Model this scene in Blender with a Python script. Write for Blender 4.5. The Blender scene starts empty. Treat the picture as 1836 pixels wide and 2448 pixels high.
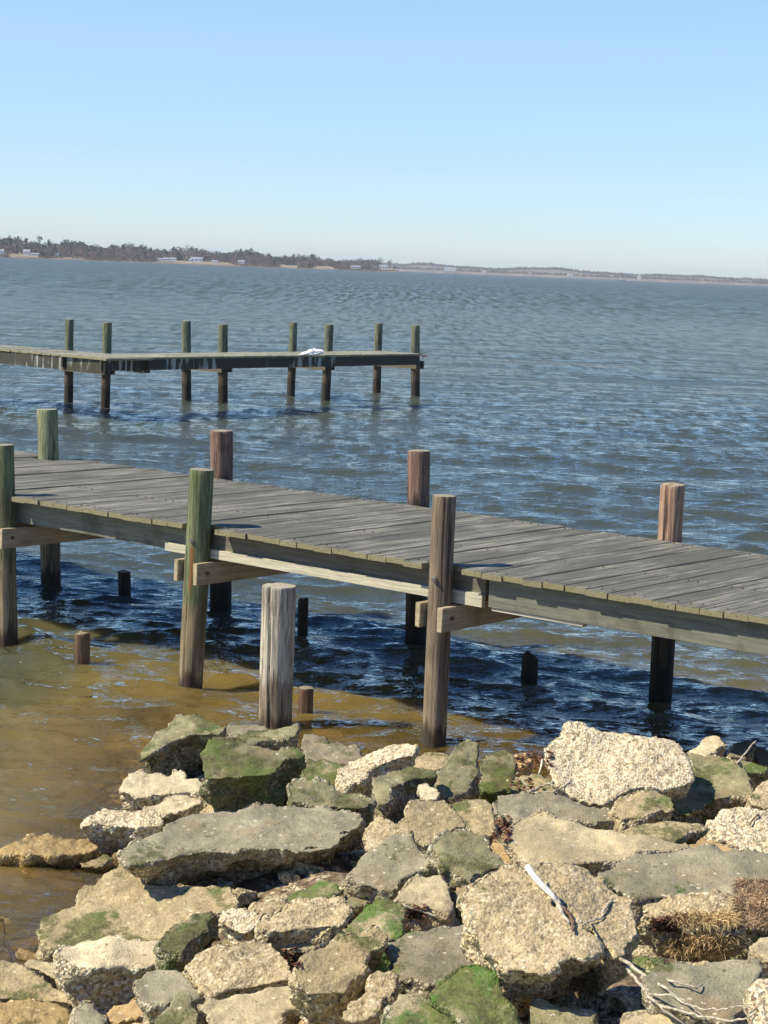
import bpy, bmesh, math, random
import numpy as np
from mathutils import Vector, Matrix
random.seed(7)
S = bpy.context.scene
COL = S.collection
# ------------------------------------------------------------------ camera model
F = 4600.0; H = 3.2
RHO = math.atan(.0405)
PIT = math.atan((1224 - (607 + .0405 * 918)) * math.cos(RHO) / F)
fv = Vector((0, math.cos(PIT), -math.sin(PIT)))
X0 = Vector((1, 0, 0)); U0 = Vector((0, math.sin(PIT), math.cos(PIT)))
rv = math.cos(RHO) * X0 + math.sin(RHO) * U0
uv = -math.sin(RHO) * X0 + math.cos(RHO) * U0
CAMP = Vector((0, 0, H))
def ray(x, y): return fv * F + rv * (x - 918) + uv * (1224 - y)
def at(x, y, z):
    d = ray(x, y); return CAMP + d * ((z - H) / d.z)
def atY(x, y, Y):
    d = ray(x, y); return CAMP + d * (Y / d.y)
def onplane(x, y, P, n):
    d = ray(x, y); return CAMP + d * ((P - CAMP).dot(n) / d.dot(n))

cam = bpy.data.cameras.new('camera'); co = bpy.data.objects.new('camera', cam); COL.objects.link(co)
cam.sensor_fit = 'VERTICAL'; cam.sensor_height = 36; cam.lens = F / 2448 * 36
cam.clip_start = .05; cam.clip_end = 30000
m = Matrix.Identity(4)
for i in range(3):
    m[i][0] = rv[i]; m[i][1] = uv[i]; m[i][2] = -fv[i]; m[i][3] = CAMP[i]
co.matrix_world = m
S.camera = co
S.view_settings.view_transform = 'Standard'; S.view_settings.look = 'None'
S.view_settings.exposure = 0.4; S.view_settings.gamma = 1
S.render.resolution_x = 768; S.render.resolution_y = 1024

# ------------------------------------------------------------------ helpers
def tag(o, label=None, cat=None, group=None, kind=None):
    if label: o['label'] = label
    if cat: o['category'] = cat
    if group: o['group'] = group
    if kind: o['kind'] = kind
    return o
def empty(name, loc=(0, 0, 0), rz=0):
    o = bpy.data.objects.new(name, None); COL.objects.link(o)
    o.location = loc; o.rotation_euler = (0, 0, rz); o.empty_display_size = .2
    return o
def link(name, me, mats, parent=None):
    if not isinstance(mats, (list, tuple)): mats = [mats]
    for mm in mats: me.materials.append(mm)
    o = bpy.data.objects.new(name, me); COL.objects.link(o)
    if parent: o.parent = parent
    return o
def npmesh(name, V, Fc, smooth=True):
    me = bpy.data.meshes.new(name)
    me.from_pydata([tuple(v) for v in V] if not isinstance(V, np.ndarray) else V.tolist(), [], Fc)
    if smooth: me.polygons.foreach_set('use_smooth', [True] * len(me.polygons))
    me.update(); return me
class MB:
    """collects boxes and tubes into one mesh"""
    def __init__(s): s.v = []; s.f = []; s.a = []
    def box(s, c, size, rz=0, jit=0, a=0.0, ax=None):
        b = len(s.v); hx, hy, hz = size[0] / 2, size[1] / 2, size[2] / 2
        for q in [(-1,-1,-1),(1,-1,-1),(1,1,-1),(-1,1,-1),(-1,-1,1),(1,-1,1),(1,1,1),(-1,1,1)]:
            p = Vector((q[0]*hx, q[1]*hy, q[2]*hz))
            if ax is not None: p = ax @ p
            elif rz: p = Matrix.Rotation(rz, 3, 'Z') @ p
            p += Vector(c)
            if jit: p += Vector([random.uniform(-jit, jit) for _ in range(3)])
            s.v.append(tuple(p)); s.a.append(a)
        for q in [(0,3,2,1),(4,5,6,7),(0,1,5,4),(1,2,6,5),(2,3,7,6),(3,0,4,7)]: s.f.append(tuple(b+i for i in q))
    def tube(s, pts, radii, n=8, a=0.0):
        b = len(s.v); pts = [Vector(p) for p in pts]
        for i, p in enumerate(pts):
            t = (pts[min(i+1, len(pts)-1)] - pts[max(i-1, 0)]).normalized()
            up = Vector((0, 0, 1)) if abs(t.z) < .9 else Vector((1, 0, 0))
            e1 = t.cross(up).normalized(); e2 = t.cross(e1)
            for k in range(n):
                an = 2*math.pi*k/n
                s.v.append(tuple(p + (e1*math.cos(an) + e2*math.sin(an)) * radii[i])); s.a.append(a)
        for i in range(len(pts)-1):
            for k in range(n):
                k2 = (k+1) % n
                s.f.append((b+i*n+k, b+i*n+k2, b+(i+1)*n+k2, b+(i+1)*n+k))
        s.f.append(tuple(b+k for k in range(n))[::-1]); s.f.append(tuple(b+(len(pts)-1)*n+k for k in range(n)))
    def build(s, name, mat, parent=None, smooth=False, bevel=0):
        me = bpy.data.meshes.new(name); me.from_pydata(s.v, [], s.f)
        at_ = me.attributes.new('pid', 'FLOAT', 'POINT'); at_.data.foreach_set('value', s.a)
        if smooth: me.polygons.foreach_set('use_smooth', [True]*len(me.polygons))
        bm = bmesh.new(); bm.from_mesh(me); bmesh.ops.recalc_face_normals(bm, faces=bm.faces)
        if bevel: bmesh.ops.bevel(bm, geom=bm.edges[:], offset=bevel, segments=2, affect='EDGES', clamp_overlap=True)
        bm.to_mesh(me); bm.free(); me.update()
        return link(name, me, mat, parent)

# numpy value noise, -1..1
def _h(ix, iy, iz, seed):
    n = (ix.astype(np.int64)*374761393 + iy.astype(np.int64)*668265263 + iz.astype(np.int64)*2147483647 + seed*144665) & 0xffffffff
    n = ((n ^ (n >> 13)) * 1274126177) & 0xffffffff
    n = (n ^ (n >> 16)) & 0xffffffff
    return n / 2147483647.5 - 1
def noise(P, sc, seed=0):
    Q = P * sc + seed * 17.31; I = np.floor(Q); f = Q - I; f = f*f*(3-2*f); I = I.astype(np.int64)
    r = 0
    for dx in (0, 1):
        wx = f[:,0] if dx else 1-f[:,0]
        for dy in (0, 1):
            wy = f[:,1] if dy else 1-f[:,1]
            for dz in (0, 1):
                wz = f[:,2] if dz else 1-f[:,2]
                r = r + wx*wy*wz*_h(I[:,0]+dx, I[:,1]+dy, I[:,2]+dz, seed)
    return r
def fbm(P, sc, oc=3, seed=0, g=.5):
    r = 0; a = 1; 
    for i in range(oc): r = r + a*noise(P, sc*(2.03**i), seed+i); a *= g
    return r
def cells(P, sc, seed=0):
    """worley F1 distance and cell random"""
    Q = P*sc; I = np.floor(Q).astype(np.int64); best = np.full(len(P), 9.0); rid = np.zeros(len(P))
    for dx in (-1,0,1):
        for dy in (-1,0,1):
            for dz in (-1,0,1):
                J = I + np.array([dx,dy,dz])
                h = [(_h(J[:,0],J[:,1],J[:,2],seed+k)+1)/2 for k in range(4)]
                d = np.sqrt(sum((Q[:,k]-(J[:,k]+h[k]))**2 for k in range(3)))
                m_ = d < best; best = np.where(m_, d, best); rid = np.where(m_, h[3], rid)
    return best, rid

# ------------------------------------------------------------------ node helper
class NT:
    def __init__(s, name):
        s.m = bpy.data.materials.new(name); s.m.use_nodes = True; s.t = s.m.node_tree; s.t.nodes.clear()
    def n(s, typ, **kw):
        nd = s.t.nodes.new(typ)
        for k, v in kw.items():
            if k.startswith('_'): setattr(nd, k[1:], v)
            else:
                key = int(k[1:]) if k[0] == 'i' and k[1:].isdigit() else k.replace('__', ' ')
                if hasattr(v, 'links') or isinstance(v, bpy.types.NodeSocket): s.t.links.new(v, nd.inputs[key])
                else: nd.inputs[key].default_value = v
        return nd
    def pos(s): return s.n('ShaderNodeNewGeometry').outputs['Position']
    def obj(s): return s.n('ShaderNodeTexCoord').outputs['Object']
    def attr(s, a): return s.n('ShaderNodeAttribute', _attribute_name=a).outputs['Fac']
    def map(s, v, sc=(1,1,1), loc=(0,0,0), rot=(0,0,0)):
        return s.n('ShaderNodeMapping', Vector=v, Scale=sc, Location=loc, Rotation=rot).outputs[0]
    def noise(s, v, sc, det=4, rough=.55, dist=0):
        return s.n('ShaderNodeTexNoise', Vector=v, Scale=sc, Detail=det, Roughness=rough, Distortion=dist).outputs['Fac']
    def vor(s, v, sc, out='Distance', feat='F1', rnd=1.0):
        nd = s.n('ShaderNodeTexVoronoi', Vector=v, Scale=sc, Randomness=rnd, _feature=feat); return nd.outputs[out]
    def math(s, op, a, b=0.0, clamp=False):
        nd = s.n('ShaderNodeMath', _operation=op, i0=a, i1=b); nd.use_clamp = clamp; return nd.outputs[0]
    def ss(s, v, lo, hi, a=0.0, b=1.0):
        nd = s.n('ShaderNodeMapRange', Value=v); nd.interpolation_type = 'SMOOTHSTEP'
        nd.inputs['From Min'].default_value = lo; nd.inputs['From Max'].default_value = hi
        nd.inputs['To Min'].default_value = a; nd.inputs['To Max'].default_value = b
        return nd.outputs[0]
    def mix(s, f, a, b, typ='MIX'):
        nd = s.t.nodes.new('ShaderNodeMix'); nd.data_type = 'RGBA'; nd.blend_type = typ; nd.clamp_factor = True
        for k, v in ((0, f), (6, a), (7, b)):
            if isinstance(v, bpy.types.NodeSocket): s.t.links.new(v, nd.inputs[k])
            else: nd.inputs[k].default_value = v if k == 0 else (tuple(v) + (1,))[:4]
        return nd.outputs[2]
    def ramp(s, v, stops, const=False):
        nd = s.n('ShaderNodeValToRGB', Fac=v); cr = nd.color_ramp
        if const: cr.interpolation = 'CONSTANT'
        while len(cr.elements) < len(stops): cr.elements.new(.5)
        for e, (p, c) in zip(cr.elements, stops): e.position = p; e.color = tuple(c) + (1,)
        return nd.outputs[0]
    def bump(s, h, strength=.5, dist=.01, nrm=None):
        nd = s.n('ShaderNodeBump', Height=h, Strength=strength, Distance=dist)
        if nrm is not None: s.t.links.new(nrm, nd.inputs['Normal'])
        return nd.outputs[0]
    def out(s, sh):
        o = s.n('ShaderNodeOutputMaterial', Surface=sh); return s.m
    def princ(s, col, rough=.8, nrm=None, **kw):
        nd = s.n('ShaderNodeBsdfPrincipled', **kw)
        for k, v in (('Base Color', col), ('Roughness', rough)):
            if isinstance(v, bpy.types.NodeSocket): s.t.links.new(v, nd.inputs[k])
            else: nd.inputs[k].default_value = v if k == 'Roughness' else (tuple(v)+(1,))[:4]
        if nrm is not None: s.t.links.new(nrm, nd.inputs['Normal'])
        return s.out(nd.outputs[0])

# ------------------------------------------------------------------ materials
def mat_rock(name, top, side, moss=.3, shell=.5, shellcol=(.72,.64,.48), dark=(.07,.055,.035), wet=0, mosscol=(.115,.125,.032), brt=(.06,.12,.012), wl=True):
    n = NT(name); P = n.pos(); T = n.attr('top')
    big = n.noise(P, 3.2, 5, .6); mid = n.noise(P, 14, 5, .65); fine = n.noise(P, 70, 4, .7)
    T = n.ss(n.math('ADD', T, n.math('MULTIPLY', n.math('SUBTRACT', mid, .5), 1.6)), .30, .75)
    c1 = n.mix(n.ss(big, .35, .68), tuple(x*.72 for x in top), tuple(min(1, x*1.28) for x in top))
    c1 = n.mix(n.ss(mid, .35, .7, 0, .75), c1, tuple(x*.62+.012 for x in top))
    c2 = n.mix(n.ss(mid, .3, .7), tuple(x*.62 for x in side), tuple(min(1, x*1.25) for x in side))
    br = n.ss(n.noise(n.map(P, loc=(5, 2, 8)), 4.4, 5, .7), .52, .72, 0, .55)
    c1 = n.mix(br, c1, (.33,.215,.105)); c2 = n.mix(br, c2, (.27,.17,.08))
    # aggregate of shell bits
    cellc = n.n('ShaderNodeTexVoronoi', Vector=n.n('ShaderNodeVectorMath', _operation='ADD', i0=P, i1=n.n('ShaderNodeVectorMath', _operation='SCALE', i0=n.n('ShaderNodeTexNoise', Vector=P, Scale=60.0).outputs['Color'], Scale=.014).outputs[0]).outputs[0], Scale=74.0)
    rnd = n.n('ShaderNodeSeparateColor', Color=cellc.outputs['Color'])
    aggr = n.ramp(rnd.outputs[0], [(0, dark), (.16, tuple(x*.7 for x in side)), (.55, side), (.80, tuple((a+b)/2 for a, b in zip(side, shellcol))), (.93, shellcol)])
    if shell >= 1: aggr = n.ramp(rnd.outputs[0], [(0, dark), (.10, tuple(x*.6 for x in side)), (.35, side), (.65, tuple((a+b)/2 for a, b in zip(side, shellcol))), (.85, shellcol)])
    amt = n.math('MULTIPLY', n.ss(n.noise(P, 6, 4, .7), .62-shell*.5, .75-shell*.3), n.ss(T, .2, .8, 1, max(0, shell*1.6-.75)))
    c2b = n.mix(.72, c2, aggr)
    col = n.mix(T, c2b, c1)
    col = n.mix(amt, col, aggr)
    col = n.mix(n.ss(n.noise(P, 120, 3, .8), .42, .62, 0, .28), col, n.mix(.5, dark, tuple(x*.5 for x in top)))
    col = n.mix(n.ss(n.noise(n.map(P, loc=(2, 2, 2)), 95, 3, .8), .58, .70, 0, .45), col, shellcol)
    # sparse flecks on the smooth faces
    fl = n.n('ShaderNodeTexVoronoi', Vector=n.map(P, (1, 1.6, 1.6), rot=(0, 0, .5)), Scale=30.0)
    frnd = n.n('ShaderNodeSeparateColor', Color=fl.outputs['Color'])
    fm = n.math('MULTIPLY', n.ss(frnd.outputs[1], .86, .88), n.ss(fl.outputs['Distance'], .32, .22))
    col = n.mix(n.math('MULTIPLY', fm, .75), col, shellcol)
    # pits
    pit = n.ss(n.noise(P, 42, 5, .75), .60, .74)
    col = n.mix(n.math('MULTIPLY', pit, .7), col, dark)
    # dark staining and moss
    mn = n.noise(n.map(P, loc=(3.1, 7, 1)), 3.6, 6, .68)
    mf = n.math('MULTIPLY', n.ss(mn, .64-moss*.30, .69-moss*.24), n.ss(fine, .25, .55, .5, 1))
    mc = n.mix(n.ss(n.noise(P, 24, 4), .4, .6), mosscol, tuple(x*.55 for x in mosscol))
    mc = n.mix(n.ss(n.noise(n.map(P, loc=(9, 1, 4)), 4.5, 4), .60-.14*moss, .66-.14*moss), mc, brt)
    col = n.mix(n.math('MULTIPLY', mf, .85 if moss > .05 else 0.0), col, mc)
    if wl:  # wet / algae band near the water level
        sz = n.n('ShaderNodeSeparateXYZ', Vector=P).outputs[2]
        zb = n.math('ADD', sz, n.math('MULTIPLY', n.math('SUBTRACT', mid, .5), .12))
        wf = n.ss(zb, .11, .02)
        col = n.mix(n.math('MULTIPLY', wf, .72), col, (.20, .115, .028)); col = n.mix(n.ss(zb, .035, -.01, 0, .7), col, (.05, .035, .015))
        rough = n.ss(zb, .0, .12, .32, .93 - wet*.5)
    else: rough = .92 - wet*.5
    hgt = n.math('ADD', n.math('MULTIPLY', n.vor(P, 80), n.ss(T, 0, 1, .9, .12 + .9*max(0, shell-.5))), n.math('MULTIPLY', fine, .5))
    hgt = n.math('ADD', hgt, n.math('MULTIPLY', n.noise(P, 180, 3, .7), .25))
    hgt = n.math('SUBTRACT', hgt, n.math('MULTIPLY', pit, .6)); 
    return n.princ(col, rough, n.bump(hgt, .85, .014))
R = {
 'grey':  mat_rock('rock_grey', (.37,.325,.215), (.36,.30,.18), .24, .42),
 'dark':  mat_rock('rock_dark', (.28,.24,.16), (.30,.25,.15), .35, .35),
 'olive': mat_rock('rock_olive', (.33,.295,.155), (.33,.28,.16), .5, .45),
 'moss':  mat_rock('rock_moss', (.30,.265,.14), (.28,.24,.13), .75, .4, brt=(.075,.12,.012)),
 'vivid': mat_rock('rock_vivid_moss', (.42,.35,.20), (.30,.26,.14), .75, .45, mosscol=(.11,.155,.022), brt=(.05,.15,.008)),
 'tan':   mat_rock('rock_tan', (.60,.47,.27), (.54,.42,.235), .10, .8, (.85,.73,.50)),
 'tanm':  mat_rock('rock_tan_mossy', (.52,.41,.22), (.46,.365,.2), .42, .6, (.82,.70,.47)),
 'sand':  mat_rock('rock_sand', (.58,.475,.28), (.46,.36,.21), .0, .15),
 'white': mat_rock('rock_white', (.72,.59,.37), (.64,.51,.31), .0, 1.0, (.93,.83,.60), (.20,.13,.07)),
 'cream': mat_rock('rock_cream', (.80,.66,.42), (.56,.45,.27), .0, .45, (.95,.88,.68)),
 'gold':  mat_rock('rock_gold', (.52,.35,.13), (.46,.30,.11), .2, .6, (.78,.62,.34), wet=.6, mosscol=(.13,.11,.02)),
 'orange':mat_rock('rock_orange', (.62,.42,.19), (.5,.33,.14), .0, .3),
}
def mat_post(name, hi, lo, wetc, z1, z2, grain=1.0, streak=None, rust=None):
    """round timber: colour hi above z1, lo between, wetc at the waterline (tide marks)"""
    n = NT(name); P = n.pos(); O = n.obj()
    z = n.n('ShaderNodeSeparateXYZ', Vector=P).outputs[2]
    g = n.noise(n.map(O, (1, 1, .055)), 70, 6, .7); g2 = n.noise(n.map(O, (1, 1, .12)), 18, 5, .6)
    zz = n.math('ADD', z, n.math('MULTIPLY', n.math('SUBTRACT', g2, .5), .45))
    c = n.mix(n.ss(g, .3, .7), tuple(x*.42 for x in hi), tuple(min(1, x*1.45) for x in hi))
    if streak:
        c = n.mix(n.ss(n.noise(n.map(O, (1, 1, .18), loc=(2, 5, 1)), 9, 4), .60, .68, 0, .8), c, streak)
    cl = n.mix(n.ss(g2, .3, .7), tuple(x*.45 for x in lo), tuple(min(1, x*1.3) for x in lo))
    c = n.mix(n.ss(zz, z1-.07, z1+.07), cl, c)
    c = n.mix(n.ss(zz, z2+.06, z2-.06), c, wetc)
    if rust:
        px_ = n.math('ADD', n.n('ShaderNodeSeparateXYZ', Vector=P).outputs[0], n.math('MULTIPLY', n.math('SUBTRACT', g2, .5), .05))
        rx = n.ss(n.math('ABSOLUTE', n.math('SUBTRACT', px_, rust[0])), .022, .006)
        rf_ = n.math('MULTIPLY', rx, n.math('MULTIPLY', n.ss(z, rust[1], rust[1]+.12), n.ss(z, rust[2], rust[2]-.06)))
        c = n.mix(n.math('MULTIPLY', rf_, .85), c, (.24,.085,.025))
    ck = n.ss(n.noise(n.map(O, (1, 1, .03), loc=(7, 3, 0)), 42, 4, .6), .60, .65)
    c = n.mix(n.math('MULTIPLY', ck, .8), c, (.025, .02, .015))
    kn = n.n('ShaderNodeTexVoronoi', Vector=n.map(O, (1, 1, .5)), Scale=7.0); kf = n.math('MULTIPLY', n.ss(kn.outputs['Distance'], .16, .09), n.ss(n.n('ShaderNodeSeparateColor', Color=kn.outputs['Color']).outputs[0], .5, .55))
    c = n.mix(n.math('MULTIPLY', kf, .7), c, (.05, .038, .028))
    blot = n.ss(n.noise(n.map(O, (1, 1, .35), loc=(1, 9, 3)), 6, 6, .75), .52, .68, 0, .6); c = n.mix(blot, c, tuple(x*.5 for x in lo))
    top = n.ss(n.n('ShaderNodeSeparateXYZ', Vector=n.n('ShaderNodeNewGeometry').outputs['True Normal']).outputs[2], .7, .95)
    c = n.mix(n.math('MULTIPLY', top, .6), c, (.42, .38, .28))
    h = n.math('SUBTRACT', n.math('ADD', n.math('MULTIPLY', g, .8), n.math('MULTIPLY', n.noise(O, 120, 3), .2)), n.math('MULTIPLY', ck, .8))
    return n.princ(c, .85, n.bump(h, .8*grain, .012))
PM = {
 'green': mat_post('post_green', (.155,.175,.085), (.23,.175,.105), (.045,.028,.015), .72, .12, streak=(.085,.13,.045)),
 'rusty': mat_post('post_green_rust', (.155,.175,.085), (.24,.185,.11), (.045,.028,.015), .66, .12, streak=(.085,.13,.045), rust=(-1.425, .68, 1.12)),
 'greenpale': mat_post('post_pale_green', (.24,.255,.14), (.16,.13,.085), (.03,.02,.012), .9, .15, streak=(.17,.22,.10)),
 'brown': mat_post('post_brown', (.20,.145,.10), (.25,.19,.125), (.05,.035,.02), .62, .16, streak=(.15,.12,.095)),
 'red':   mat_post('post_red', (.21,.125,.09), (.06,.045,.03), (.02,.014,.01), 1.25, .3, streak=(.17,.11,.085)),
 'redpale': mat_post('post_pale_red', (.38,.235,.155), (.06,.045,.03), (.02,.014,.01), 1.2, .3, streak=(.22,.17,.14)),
 'grey':  mat_post('post_grey', (.52,.46,.36), (.27,.21,.145), (.07,.05,.03), .36, .10, streak=(.40,.36,.28)),
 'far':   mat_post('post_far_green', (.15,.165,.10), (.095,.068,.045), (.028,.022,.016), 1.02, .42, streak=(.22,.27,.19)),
 'stump': mat_post('post_stump', (.33,.25,.13), (.15,.085,.045), (.06,.03,.015), .36, .02),
 'black': mat_post('post_stump_shaded', (.04,.032,.025), (.03,.024,.018), (.015,.012,.01), .3, .05),  # near-black wood colour, with the pier's shade over the stumps painted in
}
def mat_deck(name, base, light, greenish=(.16,.165,.14)):
    n = NT(name); O = n.obj(); pid = n.attr('pid')
    off = n.n('ShaderNodeCombineXYZ', X=n.math('MULTIPLY', pid, 37.0), Y=n.math('MULTIPLY', pid, 11.0), Z=0.0).outputs[0]
    V = n.n('ShaderNodeVectorMath', i0=O, i1=off, _operation='ADD').outputs[0]
    g = n.noise(n.map(V, (1, .03, 1)), 60, 6, .75); g2 = n.noise(n.map(V, (1, .12, 1)), 9, 4, .6)
    pt = n.noise(n.map(O, (1, .55, 1)), 1.6, 4, .6)
    c = n.mix(pid, tuple(x*.78 for x in base), tuple(x*1.22 for x in base))
    c = n.mix(n.ss(g2, .38, .62, 0, .6), c, greenish)
    c = n.mix(n.ss(g, .42, .66, 0, .75), c, tuple(x*.38 for x in base))
    lf = n.math('MULTIPLY', n.ss(g, .56, .42), n.ss(n.math('ADD', n.math('MULTIPLY', g2, .6), n.math('MULTIPLY', pt, .6)), .54, .68))
    c = n.mix(n.math('MULTIPLY', lf, .85), c, light)
    # paler, yellowish cut ends
    sep = n.n('ShaderNodeSeparateXYZ', Vector=n.n('ShaderNodeNewGeometry').outputs['True Normal'])
    endf = n.ss(n.math('ABSOLUTE', sep.outputs[2]), .7, .3)
    c = n.mix(n.math('MULTIPLY', endf, .75), c, n.mix(n.noise(O, 30), (.20,.17,.08), (.30,.27,.14)))
    ck = n.ss(n.noise(n.map(V, (1, .02, 1), loc=(3, 0, 0)), 60, 3), .64, .68)
    c = n.mix(n.math('MULTIPLY', ck, .75), c, (.03, .03, .028))
    nl = n.vor(n.map(O, (1, 1, 1)), 11)
    return n.princ(c, .8, n.bump(n.math('SUBTRACT', g, ck), .7, .006))
M_deck = mat_deck('deck_wood', (.140,.134,.106), (.34,.32,.26), (.12,.125,.095))
M_fdeck = mat_deck('deck_wood_far', (.27,.265,.20), (.45,.44,.36), (.33,.33,.24))
def mat_beam(name, base, ax=0, stain=(.09,.075,.05), sfac=.5, drips=False):
    n = NT(name); O = n.obj()
    sc = [1, 1, 1]; sc[ax] = .05
    g = n.noise(n.map(O, tuple(sc)), 60, 5, .7); b = n.noise(O, 3.5, 5, .65)
    c = n.mix(n.ss(g, .3, .7), tuple(x*.7 for x in base), tuple(min(1, x*1.2) for x in base))
    c = n.mix(n.ss(b, .5, .7, 0, sfac), c, stain)
    if drips:
        d = n.math('MULTIPLY', n.ss(n.noise(n.map(O, (1, 1, .15)), 6, 4), .52, .58), n.ss(n.noise(n.map(O, loc=(2, 0, 0)), .5, 2), .53, .58))
        c = n.mix(n.math('MULTIPLY', d, .75), c, (.42, .44, .40))
    return n.princ(c, .85, n.bump(g, .5, .006))
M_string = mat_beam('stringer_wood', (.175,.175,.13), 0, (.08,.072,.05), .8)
M_shade = mat_beam('stringer_wood_shaded', (.15,.13,.095), 0, (.07,.055,.04), .6)  # brown-grey copy of the stringer wood, deck overhang shade painted into the colour
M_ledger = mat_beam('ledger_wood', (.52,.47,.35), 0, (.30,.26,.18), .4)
M_cross = mat_beam('crossbeam_wood', (.43,.35,.23), 1, (.22,.12,.07), .6)
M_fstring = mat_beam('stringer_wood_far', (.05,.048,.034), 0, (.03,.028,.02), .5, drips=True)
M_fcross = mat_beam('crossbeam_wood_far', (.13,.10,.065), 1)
def plain(name, c, r=.6, var=.2, sc=20, metal=0):
    n = NT(name); f = n.noise(n.pos(), sc, 4)
    return n.princ(n.mix(n.ss(f, .3, .7), tuple(x*(1-var) for x in c), tuple(min(1, x*(1+var)) for x in c)), r, None, Metallic=metal)
M_bolt = plain('bolt_metal', (.45,.40,.33), .45, .4, 80, .7)
M_rust = plain('bolt_rust', (.13,.06,.03), .8, .4, 80)
M_bag = plain('white_plastic', (.82,.82,.83), .5, .05)
M_drift = plain('driftwood', (.46,.40,.31), .8, .45, 60)
M_driftw = plain('driftwood_bleached', (.78,.72,.60), .8, .2, 60)
M_bark = plain('driftwood_bark', (.17,.10,.065), .9, .4, 60)
M_grass = plain('dry_grass', (.58,.43,.22), .8, .4, 9)
M_grass2 = plain('dry_brown_grass', (.42,.30,.18), .8, .5, 14)
M_leaf = plain('dead_leaves', (.20,.09,.055), .8, .6, 30)

# ------------------------------------------------------------------ world and light
EL, AZL = math.radians(48), math.radians(12)        # sun elevation; light travels +X and a little +Y
L = Vector((math.cos(EL)*math.cos(AZL), math.cos(EL)*math.sin(AZL), -math.sin(EL)))
sun = bpy.data.lights.new('sun', 'SUN'); sun.energy = 4.9; sun.angle = math.radians(.5); sun.color = (1, .915, .71)
so = bpy.data.objects.new('sun', sun); COL.objects.link(so); so.rotation_euler = L.to_track_quat('-Z', 'Y').to_euler(); so.location = (-20, -5, 30)
w = bpy.data.worlds.new('World'); S.world = w; w.use_nodes = True
wt = w.node_tree; bg = wt.nodes['Background']
sky = wt.nodes.new('ShaderNodeTexSky'); sky.sky_type = 'NISHITA'; sky.sun_disc = False
sky.sun_elevation = EL; sky.sun_rotation = math.atan2(-L.x, -L.y) % (2*math.pi)
sky.air_density = 1.0; sky.dust_density = .0; sky.ozone_density = 4.0; sky.altitude = 0
tcn = wt.nodes.new('ShaderNodeTexCoord'); sp_ = wt.nodes.new('ShaderNodeSeparateXYZ'); wt.links.new(tcn.outputs['Generated'], sp_.inputs[0])
rp_ = wt.nodes.new('ShaderNodeValToRGB'); wt.links.new(sp_.outputs[2], rp_.inputs[0])
while len(rp_.color_ramp.elements) < 4: rp_.color_ramp.elements.new(.5)
for e, (p_, c_) in zip(rp_.color_ramp.elements, [(0, (.63, .745, .98)), (.06, (.68, .775, .965)), (.14, (.84, .925, .94)), (.42, (.33, .54, .84))]): e.position = p_; e.color = c_ + (1,)
ml = wt.nodes.new('ShaderNodeMix'); ml.data_type = 'RGBA'; ml.blend_type = 'MULTIPLY'; ml.inputs[0].default_value = 1
wt.links.new(sky.outputs[0], ml.inputs[6]); wt.links.new(rp_.outputs[0], ml.inputs[7]); wt.links.new(ml.outputs[2], bg.inputs[0]); bg.inputs[1].default_value = .13

# ------------------------------------------------------------------ shore shape
def env(X, Y):
    """height of the top of the rock pile"""
    a = (12.8 - Y) * .125; b = (X + 1.62) * .36
    k = .18
    h = max(k - abs(a-b), 0)/k
    return min(a, b) - h*h*k*.25
def npenv(X, Y):
    a = (12.8 - Y) * .125; b = (X + 1.62) * .36
    return np.minimum(a, b)
def ground(X, Y):
    m_ = npenv(X, Y)
    g = np.where(m_ > 0, np.minimum(m_*1.8 - .22, m_*.9 - .085), m_*.34 - .22)
    return np.maximum(g, -2.5)
# ground sheet
gx = np.concatenate([np.linspace(-60, -6, 20)[:-1], np.linspace(-6, 7, 261), np.linspace(7, 60, 20)[1:]])
gy = np.concatenate([np.linspace(-30, 3, 12)[:-1], np.linspace(3, 20, 281), np.linspace(20, 60, 16)[1:]])
GX, GY = np.meshgrid(gx, gy); gz = ground(GX.ravel(), GY.ravel())
gP = np.stack([GX.ravel(), GY.ravel(), np.zeros(GX.size)], 1)
lnd = np.clip((npenv(gP[:,0], gP[:,1])+.1)*4, .15, 1)
gz = gz + (.035*fbm(gP, 3.0, 4, 3) + .02*fbm(gP, 14.0, 3, 5))*lnd
gP[:,2] = gz
nx, ny = len(gx), len(gy)
def gridfaces(nx, ny):
    i = np.arange(ny-1)[:,None]*nx + np.arange(nx-1)[None,:]
    i = i.ravel(); return np.stack([i, i+1, i+nx+1, i+nx], 1).tolist()
n = NT('shore_sand_ground'); P = n.pos(); z = n.n('ShaderNodeSeparateXYZ', Vector=P).outputs[2]
cellc = n.n('ShaderNodeTexVoronoi', Vector=P, Scale=38.0); rr = n.n('ShaderNodeSeparateColor', Color=cellc.outputs['Color']).outputs[0]
gr = n.ramp(rr, [(0, (.05,.035,.02)), (.4, (.16,.11,.06)), (.75, (.27,.20,.12)), (.95, (.5,.43,.3))])
sand = n.mix(n.ss(n.noise(P, 2.5, 5), .35, .65), (.22,.15,.06), (.50,.38,.19))
sand = n.mix(n.ss(n.noise(n.map(P, loc=(4, 4, 0)), 7, 5, .7), .5, .66, 0, .7), sand, (.13,.085,.035))
M_ground = n.princ(n.mix(n.ss(z, -.22, -.08), sand, n.mix(n.ss(n.noise(P, 5, 4), .4, .6), gr, (.13,.085,.05))), .9, n.bump(n.math('ADD', n.noise(P, 40, 4), cellc.outputs['Distance']), .7, .015))
o = link('shore_ground', npmesh('shore_ground', gP, gridfaces(nx, ny)), M_ground); tag(o, kind='structure')

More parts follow.
